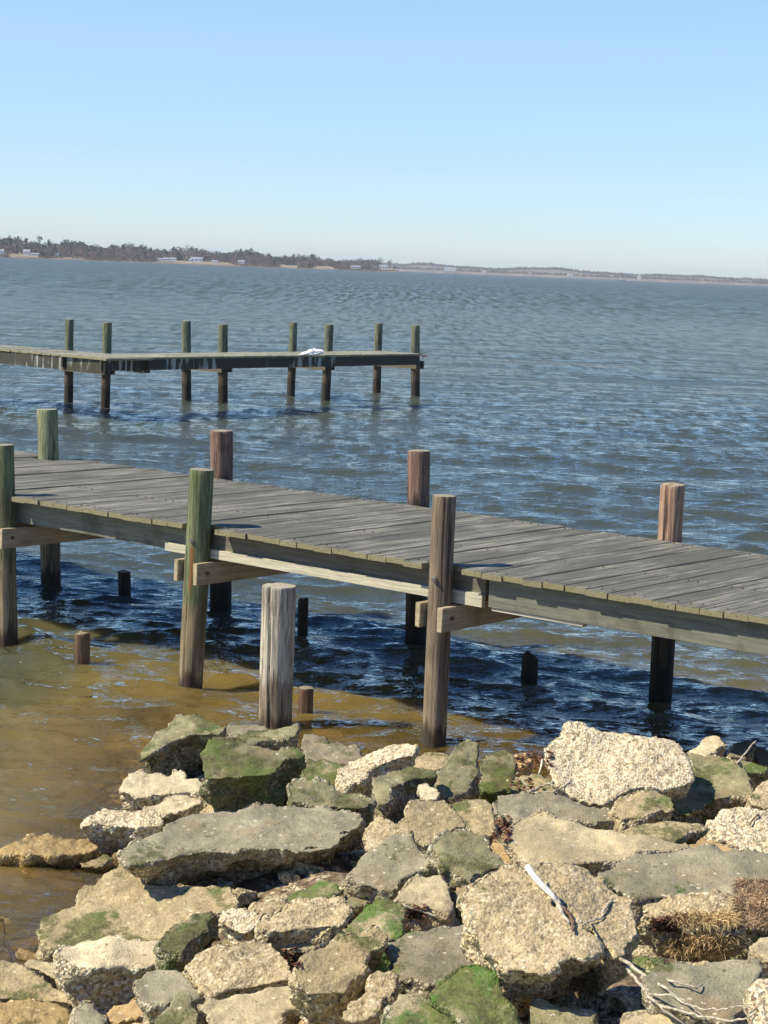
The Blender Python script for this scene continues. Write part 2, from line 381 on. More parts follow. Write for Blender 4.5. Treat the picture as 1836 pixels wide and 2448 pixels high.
# ------------------------------------------------------------------ water
tc = np.concatenate([-np.geomspace(1.2, .26, 40), np.linspace(-.25, .25, 580), np.geomspace(.26, 1.2, 40)])
pr = np.concatenate([np.arange(1150, 9, -1.0), np.array([8.2, 7.4, 6.6, 5.8, 5, 4.2, 3.4, 2.6, 2, 1.4, 1, .7])])
Yr = H*1924.0/pr
TT, YY = np.meshgrid(tc, Yr); XX = TT*YY
row = np.gradient(Yr)[:,None]*np.ones_like(TT)
rg = random.Random(5)
Z = np.zeros_like(XX); DX = np.zeros_like(XX); DY = np.zeros_like(XX)
shal = npenv(XX, YY)                                   # >0 inside the pile, negative = offshore
dep = np.clip(-shal/.5, 0, 1)
gust = np.clip(.85 + .45*noise(np.stack([XX.ravel()*.35, YY.ravel()*.25, np.zeros(XX.size)], 1), 1.0, 11).reshape(XX.shape), .35, 1.5)
for i in range(64):
    lam = .17 * (1.9/.17) ** (i/63.0) * rg.uniform(.93, 1.07)
    th = math.radians(-100) + rg.gauss(0, .55)
    k = 2*math.pi/lam; A = .0088 * lam * min(1, (.55/lam))**.8 * rg.uniform(.5, 1.3)
    fade = np.clip((lam/row - 2.2)/2.5, 0, 1)
    ph = k*(XX*math.cos(th) + YY*math.sin(th)) + rg.uniform(0, 6.28)
    am = A*fade
    Z += am*np.sin(ph); DX += am*math.cos(th)*np.cos(ph)*.7; DY += am*math.sin(th)*np.cos(ph)*.7
for i in range(10):                                    # long swell
    lam = rg.uniform(2.2, 7); th = math.radians(-95) + rg.gauss(0, .3); k = 2*math.pi/lam
    fade = np.clip((lam/row - 2.2)/2.5, 0, 1)
    Z += .0035*lam**.8*fade*np.sin(k*(XX*math.cos(th)+YY*math.sin(th))+rg.uniform(0, 6.28))
amp = (.72 + .28*dep)*gust
Z *= amp; DX *= amp; DY *= amp
WP = np.stack([(XX+DX).ravel(), (YY+DY).ravel(), Z.ravel()], 1)
me = npmesh('water', WP, gridfaces(len(tc), len(Yr)))
a_ = me.attributes.new('shallow', 'FLOAT', 'POINT'); a_.data.foreach_set('value', (-shal).ravel().astype(np.float32))
n = NT('bay_water'); P = n.pos(); sh = n.attr('shallow')
shn = n.math('ADD', sh, n.math('MULTIPLY', n.math('SUBTRACT', n.noise(P, .55, 3), .5), .55))
body = n.mix(n.ss(shn, .0, .40), (.235,.165,.050), (.115,.098,.040))
body = n.mix(n.ss(shn, .20, .75), body, (.055,.066,.046))
body = n.mix(n.ss(n.n('ShaderNodeSeparateXYZ', Vector=P).outputs[1], 26, 110), body, (.080,.105,.098))
b1 = n.noise(n.map(P, (1, 1.5, 1)), 3.2, 4, .62); b2 = n.noise(n.map(P, (1, 2.0, 1)), .55, 5, .6)
b3 = n.noise(n.map(P, (1, 3.0, 1)), .10, 4, .6)
Yc = n.n('ShaderNodeSeparateXYZ', Vector=P).outputs[1]
far1 = n.ss(Yc, 22, 80); far2 = n.ss(Yc, 110, 550)
hgt = n.math('ADD', n.math('MULTIPLY', b1, .055), n.math('MULTIPLY', n.math('MULTIPLY', b2, .42), far1))
hgt = n.math('ADD', hgt, n.math('MULTIPLY', n.math('MULTIPLY', b3, 1.6), far2))
nr0 = n.bump(hgt, .9, 1.0)
f1 = n.ss(Yc, 14, 45, .25, 1.0); f2 = n.ss(Yc, 90, 260)
a1 = n.noise(n.map(P, (3.2, .95, 1)), 1.0, 4, .68); a2 = n.noise(n.map(P, (1.15, .055, 1)), 1.0, 2, .6); a4 = n.noise(n.map(P, (2.0, .24, 1), loc=(5, 3, 0)), 1.0, 3, .6); a3 = n.noise(n.map(P, (.05, .012, 1)), 1.0, 3, .5); a5 = n.noise(n.map(P, (6.5, 4.0, 1), loc=(1, 4, 0)), 1.0, 4, .7)
sl = n.math('ADD', n.math('MULTIPLY', n.math('SUBTRACT', a1, .40), n.math('MULTIPLY', f1, 1.15)), n.math('MULTIPLY', n.math('SUBTRACT', a2, .42), n.math('MULTIPLY', f2, 2.4)))
sl = n.math('ADD', sl, n.math('MULTIPLY', n.math('SUBTRACT', a4, .48), n.ss(Yc, 40, 100, 0, 1.9)))
sl = n.math('ADD', sl, n.math('MULTIPLY', n.math('SUBTRACT', a3, .5), n.math('MULTIPLY', f1, .35)))
sl = n.math('ADD', sl, n.math('MULTIPLY', n.math('SUBTRACT', a5, .5), n.ss(Yc, 22, 14, 0, 1.25)))
vv = n.n('ShaderNodeCombineXYZ', X=0.0, Y=n.math('MULTIPLY', sl, -1.0), Z=0.0).outputs[0]
nr = n.n('ShaderNodeVectorMath', _operation='NORMALIZE', i0=n.n('ShaderNodeVectorMath', _operation='ADD', i0=nr0, i1=vv).outputs[0]).outputs[0]
dif = n.n('ShaderNodeSubsurfaceScattering', _falloff='BURLEY', Color=body, Scale=.22, Radius=(1.0, .85, .5), Normal=nr)
tr = n.n('ShaderNodeBsdfTransparent', Color=(.93,.84,.62,1))
mx = n.n('ShaderNodeMixShader', Fac=n.ss(shn, -.06, .26, .72, .0), i1=dif.outputs[0], i2=tr.outputs[0])
gl = n.n('ShaderNodeBsdfGlossy', Color=(1,1,1,1), Roughness=n.ss(Yc, 20, 400, .05, .16), Normal=nr)
fr = n.n('ShaderNodeFresnel', IOR=1.34, Normal=nr)
fin = n.n('ShaderNodeMixShader', Fac=fr.outputs[0], i1=mx.outputs[0], i2=gl.outputs[0])
M_water = n.out(fin.outputs[0])
tag(link('water', me, M_water), kind='structure')

# ------------------------------------------------------------------ rocks
OFF = {'A': (0, 1680), 'B': (600, 1700), 'C': (1136, 1700), 'D': (0, 2028), 'E': (600, 2028), 'F': (1136, 2028)}
def rocks_mesh(name, pts, kind, t, tilt, dz, under, seed, rough, vox, label):
    cr, pl = pts
    ox, oy = OFF[cr]
    q = [(ox + a/2.37, oy + b/2.37) for a, b in pl]
    # area centroid
    A = cx = cy = 0
    for i in range(len(q)):
        x1, y1 = q[i]; x2, y2 = q[(i+1) % len(q)]; c = x1*y2 - x2*y1
        A += c; cx += (x1+x2)*c; cy += (y1+y2)*c
    cx /= 3*A; cy /= 3*A
    zc = .2
    for _ in range(25):
        Pp = at(cx, cy, zc); zc = .5*zc + .5*(max(env(Pp.x, Pp.y), .02) + dz)
    P0 = at(cx, cy, zc)
    nrm = Vector((-tilt[0], -tilt[1]-.10, 1)).normalized()
    top = [onplane(x, y, P0, nrm) for x, y in q]
    if A > 0: top = top[::-1]      # y down -> orientation
    base = Vector((P0.x, P0.y, P0.z - t))
    sc, sx, sy = under
    for key, ov in (('huge tan', (.5, .0, .42)), ('mossy overhanging', (.62, .06, .35)), ('biggest grey', (.74, .0, .22)), ('large blocky', (.66, 0, .2)), ('rounded tan shelly', (.5, 0, .3)), ('big angular', (.66, -.03, .15))):
        if label.startswith(key): sc, sx, sy = ov
    bot = []
    for p in top:
        d = p - P0
        bot.append(Vector((P0.x + d.x*sc + sx, P0.y + d.y*sc + sy, P0.z + d.z*.6 - t)))
    midv = []
    for p, b in zip(top, bot):
        mm = p.lerp(b, .35); d = mm - P0; d.z = 0
        mm = mm + d*.03; midv.append(mm)
    N = len(top)
    V = [tuple(p - base) for p in top + midv + bot]
    Fc = [tuple(range(N)), tuple(range(3*N-1, 2*N-1, -1))]
    for r_ in range(2):
        for i in range(N):
            j = (i+1) % N; Fc.append((r_*N+j, r_*N+i, (r_+1)*N+i, (r_+1)*N+j))
    me0 = bpy.data.meshes.new('tmp'); me0.from_pydata(V, [], Fc)
    bm = bmesh.new(); bm.from_mesh(me0); bmesh.ops.triangulate(bm, faces=bm.faces[:]); bmesh.ops.recalc_face_normals(bm, faces=bm.faces); bm.to_mesh(me0); bm.free()
    ob = bpy.data.objects.new('tmp', me0); COL.objects.link(ob)
    md = ob.modifiers.new('r', 'REMESH'); md.mode = 'VOXEL'; md.voxel_size = vox; md.use_smooth_shade = True
    ms = ob.modifiers.new('s', 'SMOOTH'); ms.factor = .5; ms.iterations = 6 + (seed*7) % 11
    dg = bpy.context.evaluated_depsgraph_get()
    me = bpy.data.meshes.new_from_object(ob.evaluated_get(dg)); bpy.data.objects.remove(ob); bpy.data.meshes.remove(me0)
    me.name = 'rock'
    nv = len(me.vertices); C = np.empty(nv*3); me.vertices.foreach_get('co', C); C = C.reshape(-1, 3)
    Nn = np.empty(nv*3); me.vertex_normals.foreach_get('vector', Nn); Nn = Nn.reshape(-1, 3)
    nn = np.array(nrm); B = np.array(base); W = C + B
    tp = np.clip((Nn @ nn - .72)/.2, 0, 1); tp = tp*tp*(3-2*tp)
    size = max((max(p.x for p in top) - min(p.x for p in top)), .15)
    s1 = min(.03, size*.06)
    # overall warp, broken steps, lumps, pits
    vec = np.stack([fbm(W, 2.6/size**.5*1.2, 3, seed+9+k) for k in range(3)], 1)*s1*np.array([1, 1, .8])
    C2 = C + vec*(1 - .35*tp[:,None])
    e = 1 - tp
    d = rough*(.020*fbm(W, 15, 3, seed)*(.28+.72*e) + .022*fbm(W, 5, 3, seed+2)*(.5+.5*e))
    cd, rid = cells(W, 40, 3)
    lump = (.5-np.clip(cd, 0, 1))*.012*(.4+rid)
    rt = {'white': 1.3, 'tan': .9, 'tanm': .7, 'cream': .6, 'gold': .9}.get(kind, .22)
    d += rough*lump*(e + (1-e)*rt)
    cr_ = fbm(W, 7, 3, seed+4); d -= rough*.03*np.clip(cr_ - .45, 0, 1)*(.2+e)
    # flat fracture facets on the sides
    fd, fr_ = cells(W, 5.5, seed % 7); d += (fr_-.5)*.03*e*min(1, size/.4)
    C2 = C2 + Nn*d[:,None]
    me.vertices.foreach_set('co', C2.ravel()); me.update()
    at_ = me.attributes.new('top', 'FLOAT', 'POINT'); at_.data.foreach_set('value', tp.astype(np.float32))
    me.polygons.foreach_set('use_smooth', [True]*len(me.polygons))
    o = link('rock', me, R[kind]); o.location = base
    tag(o, label, 'rock', 'broken rocks piled along the shore')
    return o
ROCKS = [
# crop, polygon, kind, thickness, tilt(dz/dx, dz/dy), dz, label
('A', [(780,270),(830,215),(890,150),(960,130),(1000,90),(1080,85),(1200,95),(1270,120),(1280,160),(1230,200),(1100,190),(950,220),(880,270),(800,320)], 'olive', .34, (.05,.15), .26, 'mossy overhanging rock with deep shadow beneath, leftmost of the top row'),
('A', [(1145,290),(1160,240),(1210,200),(1300,190),(1440,215),(1600,250),(1720,262),(1740,285),(1659,300),(1600,370),(1540,420),(1420,435),(1300,438),(1180,440),(1148,410)], 'moss', .36, (-.02,.42), .27, 'large blocky rock with brown top and green lower edge, right of the overhanging mossy rock'),
('A', [(670,490),(720,430),(800,395),(900,400),(960,410),(980,385),(1020,400),(1060,430),(1140,425),(1150,490),(1080,520),(960,520),(850,550),(770,555),(740,520),(690,515)], 'cream', .16, (0,.25), .06, 'golden rock crusted white, jutting into the water under the mossy overhang'),
('A', [(820,600),(880,560),(960,535),(1050,525),(1120,540),(1130,580),(1060,610),(990,625),(930,640),(870,615)], 'cream', .14, (0,.2), .05, 'small pale rock between the two white crusted rocks at the left water edge'),
('A', [(465,690),(500,640),(600,600),(670,590),(760,600),(860,620),(940,650),(880,700),(780,700),(700,695),(600,700),(500,710),(470,720)], 'white', .17, (.05,.25), .11, 'whitish lumpy rock at the water edge, just left of the biggest grey slab'),
('A', [(-40,840),(60,805),(180,780),(380,765),(520,760),(580,790),(590,820),(520,850),(400,870),(250,885),(150,890),(60,870),(-40,860)], 'gold', .15, (0,.2), .09, 'wet golden brown rock lying in the water at the left edge'),
('A', [(440,900),(520,880),(600,850),(650,870),(600,910),(520,930),(450,925)], 'tanm', .1, (0,.1), .0, 'small wet tan stone in the shallows under the golden brown rock'),
('D', [(-30,95),(100,100),(250,135),(400,105),(480,125),(520,190),(490,235),(300,232),(150,242),(-30,232)], 'gold', .16, (0,.05), -.01, 'flat wet gravelly rock barely above the water at the left edge'),
('A', [(180,560),(300,530),(430,515),(500,495),(550,530),(520,570),(380,585),(220,590)], 'gold', .1, (0,.1), -.09, 'rock just under the surface left of the golden white crusted rock'),
('D', [(60,600),(100,560),(180,575),(300,590),(335,620),(200,640),(90,640)], 'gold', .1, (0,.1), .0, 'little orange stone awash below the large mossy tan boulder'),
('A', [(1110,600),(1200,550),(1330,505),(1420,525),(1440,590),(1300,640),(1150,650)], 'tan', .2, (.0,.15), .03, 'tan rock tip showing behind the top edge of the biggest grey slab'),
('A', [(700,890),(720,820),(790,765),(880,720),(910,680),(1010,625),(1130,605),(1300,600),(1440,588),(1659,582),(1800,590),(1940,620),(2045,665),(2062,700),(2020,745),(1960,800),(1900,850),(1780,862),(1600,850),(1400,830),(1200,840),(1100,830),(1000,870),(850,900),(730,915)], 'grey', .20, (-.02,.10), .16, 'biggest grey slab in the pile, long flat top with a mossy broken front'),
('A', [(1260,160),(1330,118),(1470,125),(1520,150),(1480,215),(1300,200)], 'dark', .2, (0,.1), .10, 'brownish low rock behind the blocky green edged rock, at the foot of the grey post'),
('B', [(-80,140),(-20,108),(60,95),(200,88),(260,108),(272,140),(180,150),(60,165),(-20,190),(-80,170)], 'olive', .14, (0,.1), .19, 'dark mossy ledge directly in front of the thick grey post'),
('B', [(275,150),(300,125),(360,118),(420,150),(440,190),(600,190),(640,215),(635,255),(540,295),(440,300),(330,290),(300,250),(272,210)], 'dark', .2, (.02,.1), .06, 'dark green flat rock at the water between the grey post and the brown pier post'),
('B', [(330,290),(460,285),(530,320),(530,370),(480,415),(400,410),(330,400),(295,380),(310,330)], 'moss', .2, (.0,.3), .10, 'small mossy rock with a white fleck, right of the large blocky rock'),
('B', [(520,340),(600,270),(700,210),(800,180),(900,172),(938,205),(925,250),(860,272),(760,300),(690,330),(650,375),(600,405),(540,435),(495,425),(520,380)], 'white', .2, (.15,.15), .17, 'long white speckled rock slanting up to the right towards the brown pier post'),
('B', [(205,440),(240,395),(400,410),(500,440),(600,455),(650,490),(700,520),(640,560),(540,560),(440,545),(330,528),(220,505)], 'olive', .18, (-.12,.2), .11, 'flat mossy rock with pale speckled edge, behind the biggest grey slab'),
('B', [(690,370),(790,325),(960,335),(1040,345),(1065,375),(940,395),(870,425),(790,465),(770,520),(740,540),(695,500),(685,430)], 'olive', .3, (-.15,.2), .14, 'angular olive block with a black shaded right side, below the white speckled rock'),
('B', [(935,430),(980,405),(1040,430),(1065,460),(1050,500),(990,508),(950,480)], 'cream', .12, (0,.2), .13, 'small white stone wedged beside the black shaded olive block'),
('B', [(890,290),(950,245),(1020,230),(1110,245),(1110,290),(1040,345),(960,340),(900,320)], 'tanm', .2, (0,.1), .05, 'rusty tan gravelly rock at the foot of the brown pier post'),
('B', [(1045,350),(1110,260),(1160,180),(1210,145),(1260,165),(1292,220),(1295,300),(1300,350),(1270,410),(1230,455),(1150,492),(1080,480),(1065,400)], 'olive', .25, (-.2,.55), .18, 'pointed standing rock with orange stain, just right of the brown pier post'),
('B', [(1320,270),(1370,225),(1450,198),(1500,250),(1508,300),(1490,390),(1470,450),(1400,455),(1350,460),(1300,440),(1310,340)], 'moss', .22, (.0,.5), .12, 'dark green upright rock right of the pointed rock'),
('C', [(100,470),(250,455),(420,460),(540,480),(660,530),(770,570),(785,620),(740,650),(600,630),(400,615),(220,640),(150,625),(110,560)], 'grey', .2, (-.05,.12), .10, 'flat grey green slab directly below the big white speckled boulder'),
('B', [(1090,515),(1200,480),(1340,468),(1378,520),(1392,600),(1380,690),(1330,700),(1240,690),(1170,620),(1120,570)], 'tanm', .3, (.0,.35), .14, 'blocky rock with pale left and mossy right face, beside the flat grey green slab'),
('B', [(830,640),(870,580),(930,520),(1000,508),(1070,525),(1130,570),(1215,650),(1110,700),(1010,775),(900,725),(815,680)], 'tanm', .28, (-.05,.30), .17, 'rock with grey crest and shell studded front right of the small tan boulder'),
('B', [(1010,785),(1110,705),(1215,665),(1330,740),(1480,885),(1400,905),(1290,920),(1250,980),(1080,880)], 'olive', .28, (-.1,.3), .14, 'long dark mossy slab slanting down to the right above the driftwood boulder'),
('B', [(630,640),(720,590),(800,620),(835,655),(800,705),(745,775),(650,785),(632,700)], 'tan', .3, (.0,.4), .06, 'small tan boulder at the right end of the biggest grey slab'),
('B', [(570,860),(620,790),(720,755),(800,685),(880,705),(1000,785),(1085,875),(1000,900),(900,915),(830,965),(780,1020),(700,1010),(600,985),(575,930)], 'grey', .26, (.08,.30), .13, 'smooth grey green tilted slab right of the biggest grey slab, casting a jagged shadow'),
('E', [(185,265),(250,220),(390,150),(500,185),(518,235),(400,285),(300,320),(210,350),(195,310)], 'vivid', .2, (.1,.25), .10, 'mossy green wedge with white corner, under the right end of the biggest grey slab'),
('E', [(545,245),(620,200),(720,160),(750,200),(690,235),(680,290),(600,325),(560,345)], 'olive', .2, (.05,.2), .03, 'small olive rock in the gap left of the khaki stone'),
('E', [(785,285),(850,220),(960,170),(1090,145),(1150,240),(1165,330),(1150,355),(1080,362),(990,340),(870,312)], 'sand', .2, (0,.15), .05, 'smooth khaki stone beneath the jagged shadow of the tilted grey green slab'),
('E', [(1100,150),(1220,200),(1245,240),(1180,290),(1150,240)], 'tanm', .2, (0,.15), .03, 'small triangular tan rock between khaki stone and driftwood boulder'),
('E', [(20,330),(100,290),(190,270),(200,335),(130,375),(70,375),(30,360)], 'tan', .15, (0,.2), .04, 'small tan stone in the shadow under the middle of the biggest grey slab'),
('E', [(40,435),(100,390),(300,310),(450,278),(500,288),(535,330),(520,400),(490,450),(400,465),(250,480),(170,500),(80,470)], 'tan', .2, (.05,.35), .12, 'long pale shelly rock rising to the right below the green wedge'),
('E', [(540,410),(590,350),(700,285),(800,298),(860,325),(875,400),(870,470),(830,510),(770,530),(700,480),(620,500),(560,510),(495,525),(510,450)], 'vivid', .3, (-.02,.35), .13, 'rock with a bright green mossy hollow in the middle of the pile'),
('E', [(150,540),(260,490),(400,475),(495,480),(500,530),(380,570),(280,600),(200,590)], 'sand', .18, (.0,.15), .02, 'smooth pale flat stone between the long pale shelly rock and the block below it'),
('E', [(275,610),(320,560),(440,530),(600,480),(700,438),(765,480),(768,510),(700,560),(650,620),(620,700),(545,840),(440,840),(340,830),(290,780),(268,700)], 'tanm', .36, (-.14,.38), .20, 'big angular block with a mossy edge and black shaded right side, bottom centre left'),
('E', [(785,520),(870,450),(1000,425),(1210,430),(1300,540),(1380,630),(1460,730),(1610,850),(1570,960),(1500,900),(1430,800),(1270,680),(1150,710),(1010,785),(900,745),(840,745),(782,660)], 'dark', .22, (-.05,.2), .05, 'broad brown grey slab with green lower edge and rusty spots, left of the driftwood boulder'),
('E', [(985,830),(1080,750),(1200,670),(1280,655),(1360,740),(1430,830),(1490,910),(1580,1030),(1540,1090),(1250,1080),(1180,970),(1100,885)], 'vivid', .3, (-.1,.4), .14, 'tan rock with the largest patch of bright green moss, bottom centre right'),
('E', [(500,940),(560,870),(650,790),(720,700),(790,683),(845,720),(845,790),(785,840),(740,900),(705,970),(600,990),(510,970)], 'tan', .25, (-.05,.3), .10, 'rough tan rock pointing up right, between the big angular block and the mossy white one'),
('E', [(700,1010),(780,865),(860,812),(920,803),(1010,840),(1100,890),(1150,955),(1200,1020),(1190,1100),(700,1100)], 'vivid', .25, (.0,.35), .16, 'green and white mottled rock cut by the bottom of the photo in the centre'),
('E', [(280,940),(300,870),(340,840),(480,850),(545,880),(515,935),(490,1010),(300,980)], 'orange', .2, (0,.3), .04, 'golden lump with a dark hollow below the big angular block'),
('D', [(1035,660),(1190,545),(1340,540),(1430,485),(1520,498),(1600,575),(1665,680),(1680,750),(1500,765),(1330,805),(1200,860),(1150,800),(1090,730)], 'tan', .28, (.0,.33), .10, 'broad tan shelly slab with white patches, left of the big angular block'),
('D', [(1110,910),(1200,855),(1350,805),(1500,768),(1670,745),(1725,810),(1700,890),(1610,925),(1560,1020),(1500,1080),(1200,1080),(1165,960)], 'sand', .28, (-.05,.3), .10, 'flat khaki slab spattered with white droppings at the bottom edge'),
('D', [(220,475),(280,380),(400,320),(430,260),(550,200),(570,150),(690,100),(800,150),(900,190),(1050,200),(1250,205),(1350,270),(1335,330),(1250,350),(1140,360),(1040,400),(950,490),(900,560),(780,580),(700,540),(560,540),(400,560),(320,590),(250,530)], 'tanm', .3, (.10,.16), .07, 'large golden tan boulder with mossy top sloping left into the water, under the biggest slab'),
('D', [(340,615),(370,550),(480,510),(650,500),(760,530),(900,525),(960,555),(1045,600),(1030,655),(860,665),(700,668),(560,690),(480,700),(405,690)], 'cream', .28, (.0,.22), .17, 'brightest pale yellow rock with a grey rough front, lower left'),
('D', [(900,550),(1000,430),(1080,360),(1200,348),(1250,380),(1180,430),(1100,510),(1030,590),(950,600),(900,580)], 'olive', .3, (-.15,.3), .18, 'green grey upright rock with a black shaded right side above the brightest pale rock'),
('D', [(1218,385),(1260,335),(1330,322),(1440,338),(1495,370),(1475,430),(1390,482),(1300,455),(1250,415)], 'white', .18, (0,.3), .08, 'small white shelly stone beside the green grey upright rock'),
('D', [(768,750),(820,680),(900,650),(1030,655),(1085,720),(1165,810),(1155,860),(1080,880),(1000,870),(880,880),(800,860),(772,800)], 'grey', .3, (-.05,.4), .14, 'squarish grey rock with a tan left face, right of the brightest pale rock'),
('D', [(-60,640),(60,625),(150,650),(260,720),(370,790),(445,850),(430,900),(300,870),(100,860),(-60,860)], 'tanm', .25, (.0,.25), .10, 'tan shelly rock at the left edge near the bottom corner'),
('D', [(115,655),(150,612),(280,618),(345,640),(405,690),(425,770),(465,815),(450,850),(350,785),(230,705)], 'sand', .22, (.05,.2), .06, 'smooth olive tan rock left of the grey rough front of the brightest rock'),
('D', [(-60,865),(150,855),(400,875),(435,930),(430,1010),(400,1080),(-60,1080)], 'gold', .25, (.0,.25), .10, 'golden brown rock filling the bottom left corner'),
('D', [(420,945),(500,880),(580,915),(600,960),(590,1060),(420,1060)], 'grey', .2, (0,.3), .10, 'small grey rock beside the bottom left corner rock'),
('D', [(590,910),(640,858),(760,855),(850,875),(880,930),(800,955),(720,965),(650,990),(600,960)], 'orange', .2, (0,.3), .05, 'orange tan stone with a dark crevice under the squarish grey rock'),
('D', [(600,1000),(720,975),(830,960),(880,980),(900,1080),(600,1080)], 'tan', .2, (0,.2), .05, 'tan rock peeping in at the bottom edge below the orange tan stone'),
('D', [(868,970),(940,880),(1000,788),(1055,785),(1085,860),(1115,940),(1130,1060),(868,1060)], 'olive', .28, (-.1,.5), .17, 'pointed rock with a white tip and green flank at the bottom edge'),
('D', [(1220,540),(1280,480),(1375,500),(1340,560)], 'moss', .15, (0,.2), -.02, 'small green rock in the shade below the small white shelly stone'),
('C', [(345,210),(400,160),(500,90),(620,82),(700,98),(850,115),(1000,130),(1100,155),(1185,205),(1245,310),(1275,395),(1210,430),(1100,442),(960,440),(870,470),(780,510),(730,548),(640,525),(550,475),(500,430),(430,390),(395,290)], 'white', .20, (-.04,.34), .27, 'big white boulder made of packed shells, top right of the pile'),
('C', [(778,565),(830,500),(900,455),(1040,448),(1105,480),(1115,560),(1000,580),(900,605),(820,622),(790,600)], 'tanm', .2, (.0,.3), .15, 'tan and green stone leaning on the front of the big white boulder'),
('C', [(1185,215),(1330,255),(1450,298),(1520,350),(1550,420),(1555,475),(1440,492),(1280,540),(1190,592),(1135,580),(1110,510),(1150,450),(1250,330)], 'olive', .17, (.0,.12), .15, 'flat olive slab with a straight dark front edge, right of the big white boulder'),
('C', [(1200,225),(1270,170),(1350,138),(1400,148),(1425,190),(1395,205),(1330,255),(1260,250)], 'cream', .22, (.1,.25), .22, 'cream rock with a dark right side on the skyline right of the big white boulder'),
('C', [(1425,225),(1480,170),(1560,150),(1600,185),(1570,235),(1500,262),(1440,265)], 'dark', .2, (0,.25), .15, 'brown rock at the water edge right of the cream rock'),
('C', [(1440,300),(1520,262),(1600,290),(1655,322),(1645,355),(1540,355),(1480,345)], 'olive', .16, (0,.1), .17, 'small olive rock just behind the straight edged olive slab'),
('C', [(1560,210),(1620,200),(1720,240),(1760,320),(1659,310),(1600,285)], 'dark', .25, (0,.15), .10, 'dark rock at the far right water edge'),
('C', [(1560,460),(1600,400),(1659,375),(1760,360),(1780,560),(1659,560),(1590,535),(1560,510)], 'tan', .25, (.0,.25), .14, 'tan shelly rock at the right edge level with the olive slab'),
('C', [(1300,640),(1345,595),(1370,552),(1500,540),(1659,545),(1780,560),(1780,830),(1620,822),(1560,790),(1400,735),(1340,690)], 'white', .25, (.0,.32), .13, 'pale shell covered boulder at the right edge above the orange ridge'),
('C', [(160,690),(240,632),(400,600),(600,645),(780,680),(960,705),(1100,735),(1210,765),(1100,795),(900,800),(820,850),(700,860),(560,858),(470,900),(300,890),(220,790)], 'sand', .22, (.0,.15), .12, 'wide smooth sandy slab in the middle of the right side'),
('C', [(780,670),(900,630),(1080,595),(1280,615),(1310,645),(1225,655),(1150,700),(1120,735),(960,702)], 'tanm', .2, (-.02,.12), .16, 'speckled flat rock with a mossy dark hollow, behind the wide sandy slab'),
('C', [(1185,775),(1300,708),(1400,745),(1560,805),(1700,830),(1700,870),(1300,830)], 'orange', .15, (0,.15), .08, 'orange sandy ridge between the pale boulder and the dark cracked slab'),
('F', [(670,130),(800,60),(900,5),(1200,-15),(1500,20),(1780,50),(1780,160),(1500,200),(1475,270),(1300,262),(1100,262),(1000,272),(920,290),(860,250),(760,190)], 'grey', .30, (.0,.16), .16, 'big dark grey cracked slab with a tan crumbling front, right side'),
('F', [(930,300),(1000,275),(1200,268),(1380,272),(1500,290),(1500,440),(1400,470),(1300,440),(1150,395),(1010,375)], 'tan', .22, (.0,.45), .16, 'crumbling tan shelly ledge under the dark cracked slab, draped with dry roots'),
('F', [(1480,220),(1600,170),(1780,150),(1780,470),(1600,470),(1480,440)], 'tanm', .25, (0,.3), .12, 'tan rock mostly covered by brown dry grass at the right edge'),
('C', [(200,400),(260,350),(380,345),(450,400),(520,440),(420,470),(200,470)], 'tanm', .2, (0,.15), .06, 'low tan rock littered with dead leaves left of the big white boulder'),
('C', [(215,240),(290,225),(340,270),(310,315),(225,325)], 'orange', .15, (0,.2), .07, 'yellow stone behind the dead leaves at the water edge'),
('C', [(90,720),(160,740),(310,890),(210,900),(100,790)], 'orange', .15, (0,.2), .02, 'narrow orange rock at the left end of the wide sandy slab'),
('F', [(-30,235),(-90,280),(-95,360),(-20,460),(40,560),(120,640),(190,700),(300,712),(420,735),(460,690),(560,640),(700,615),(790,600),(760,530),(640,450),(520,390),(430,300),(300,140),(200,108),(60,128)], 'tan', .34, (-.03,.32), .30, 'huge tan shelly boulder carrying the bleached driftwood stick, lower right'),
('F', [(300,140),(380,90),(500,68),(640,88),(760,165),(820,245),(900,288),(942,370),(955,450),(895,540),(885,610),(810,630),(760,530),(640,450),(520,390),(430,300)], 'tan', .34, (-.08,.3), .28, 'rounded tan shelly boulder right of the driftwood, joined to the huge one'),
('F', [(290,905),(330,858),(460,880),(560,905),(695,920),(690,990),(710,1080),(290,1080)], 'olive', .2, (0,.2), .02, 'olive stone in the shade below the huge tan boulder, at the bottom edge'),
('F', [(940,745),(1000,665),(1100,650),(1250,628),(1420,608),(1600,598),(1655,680),(1570,840),(1535,955),(1500,1000),(1200,965),(1000,865)], 'grey', .25, (-.03,.25), .12, 'smooth grey olive slab under the forked dry branch, lower right'),
('F', [(1548,745),(1580,708),(1659,712),(1780,730),(1780,1080),(1640,1060),(1590,900)], 'white', .28, (0,.4), .18, 'white shell studded rock in the bottom right corner'),
('F', [(1555,565),(1600,500),(1659,472),(1780,465),(1780,610),(1659,640),(1595,610)], 'sand', .25, (0,.25), .12, 'smooth tan rock at the right edge below the brown dry grass'),
('F', [(700,1040),(850,990),(980,930),(1100,950),(1250,990),(1500,1010),(1560,1100),(700,1100)], 'sand', .2, (0,.2), .02, 'khaki flat rock at the bottom edge under the dry branch tips'),
('F', [(70,1000),(150,948),(260,960),(310,1010),(290,1080),(70,1080)], 'tan', .2, (0,.3), .06, 'small tan stone at the bottom edge right of the bright green moss'),
]
import time; t0 = time.time()
for i, (cr, pl, kind, t, tilt, dz, label) in enumerate(ROCKS):
    xs = [p[0] for p in pl]; big = (max(xs)-min(xs)) > 700
    rocks_mesh('rock', (cr, pl), kind, t*1.12, tilt, dz, (.74, .01, .08), 100+i*7, 1.0, .012 if big else .0095, label)
print('rocks', time.time()-t0)

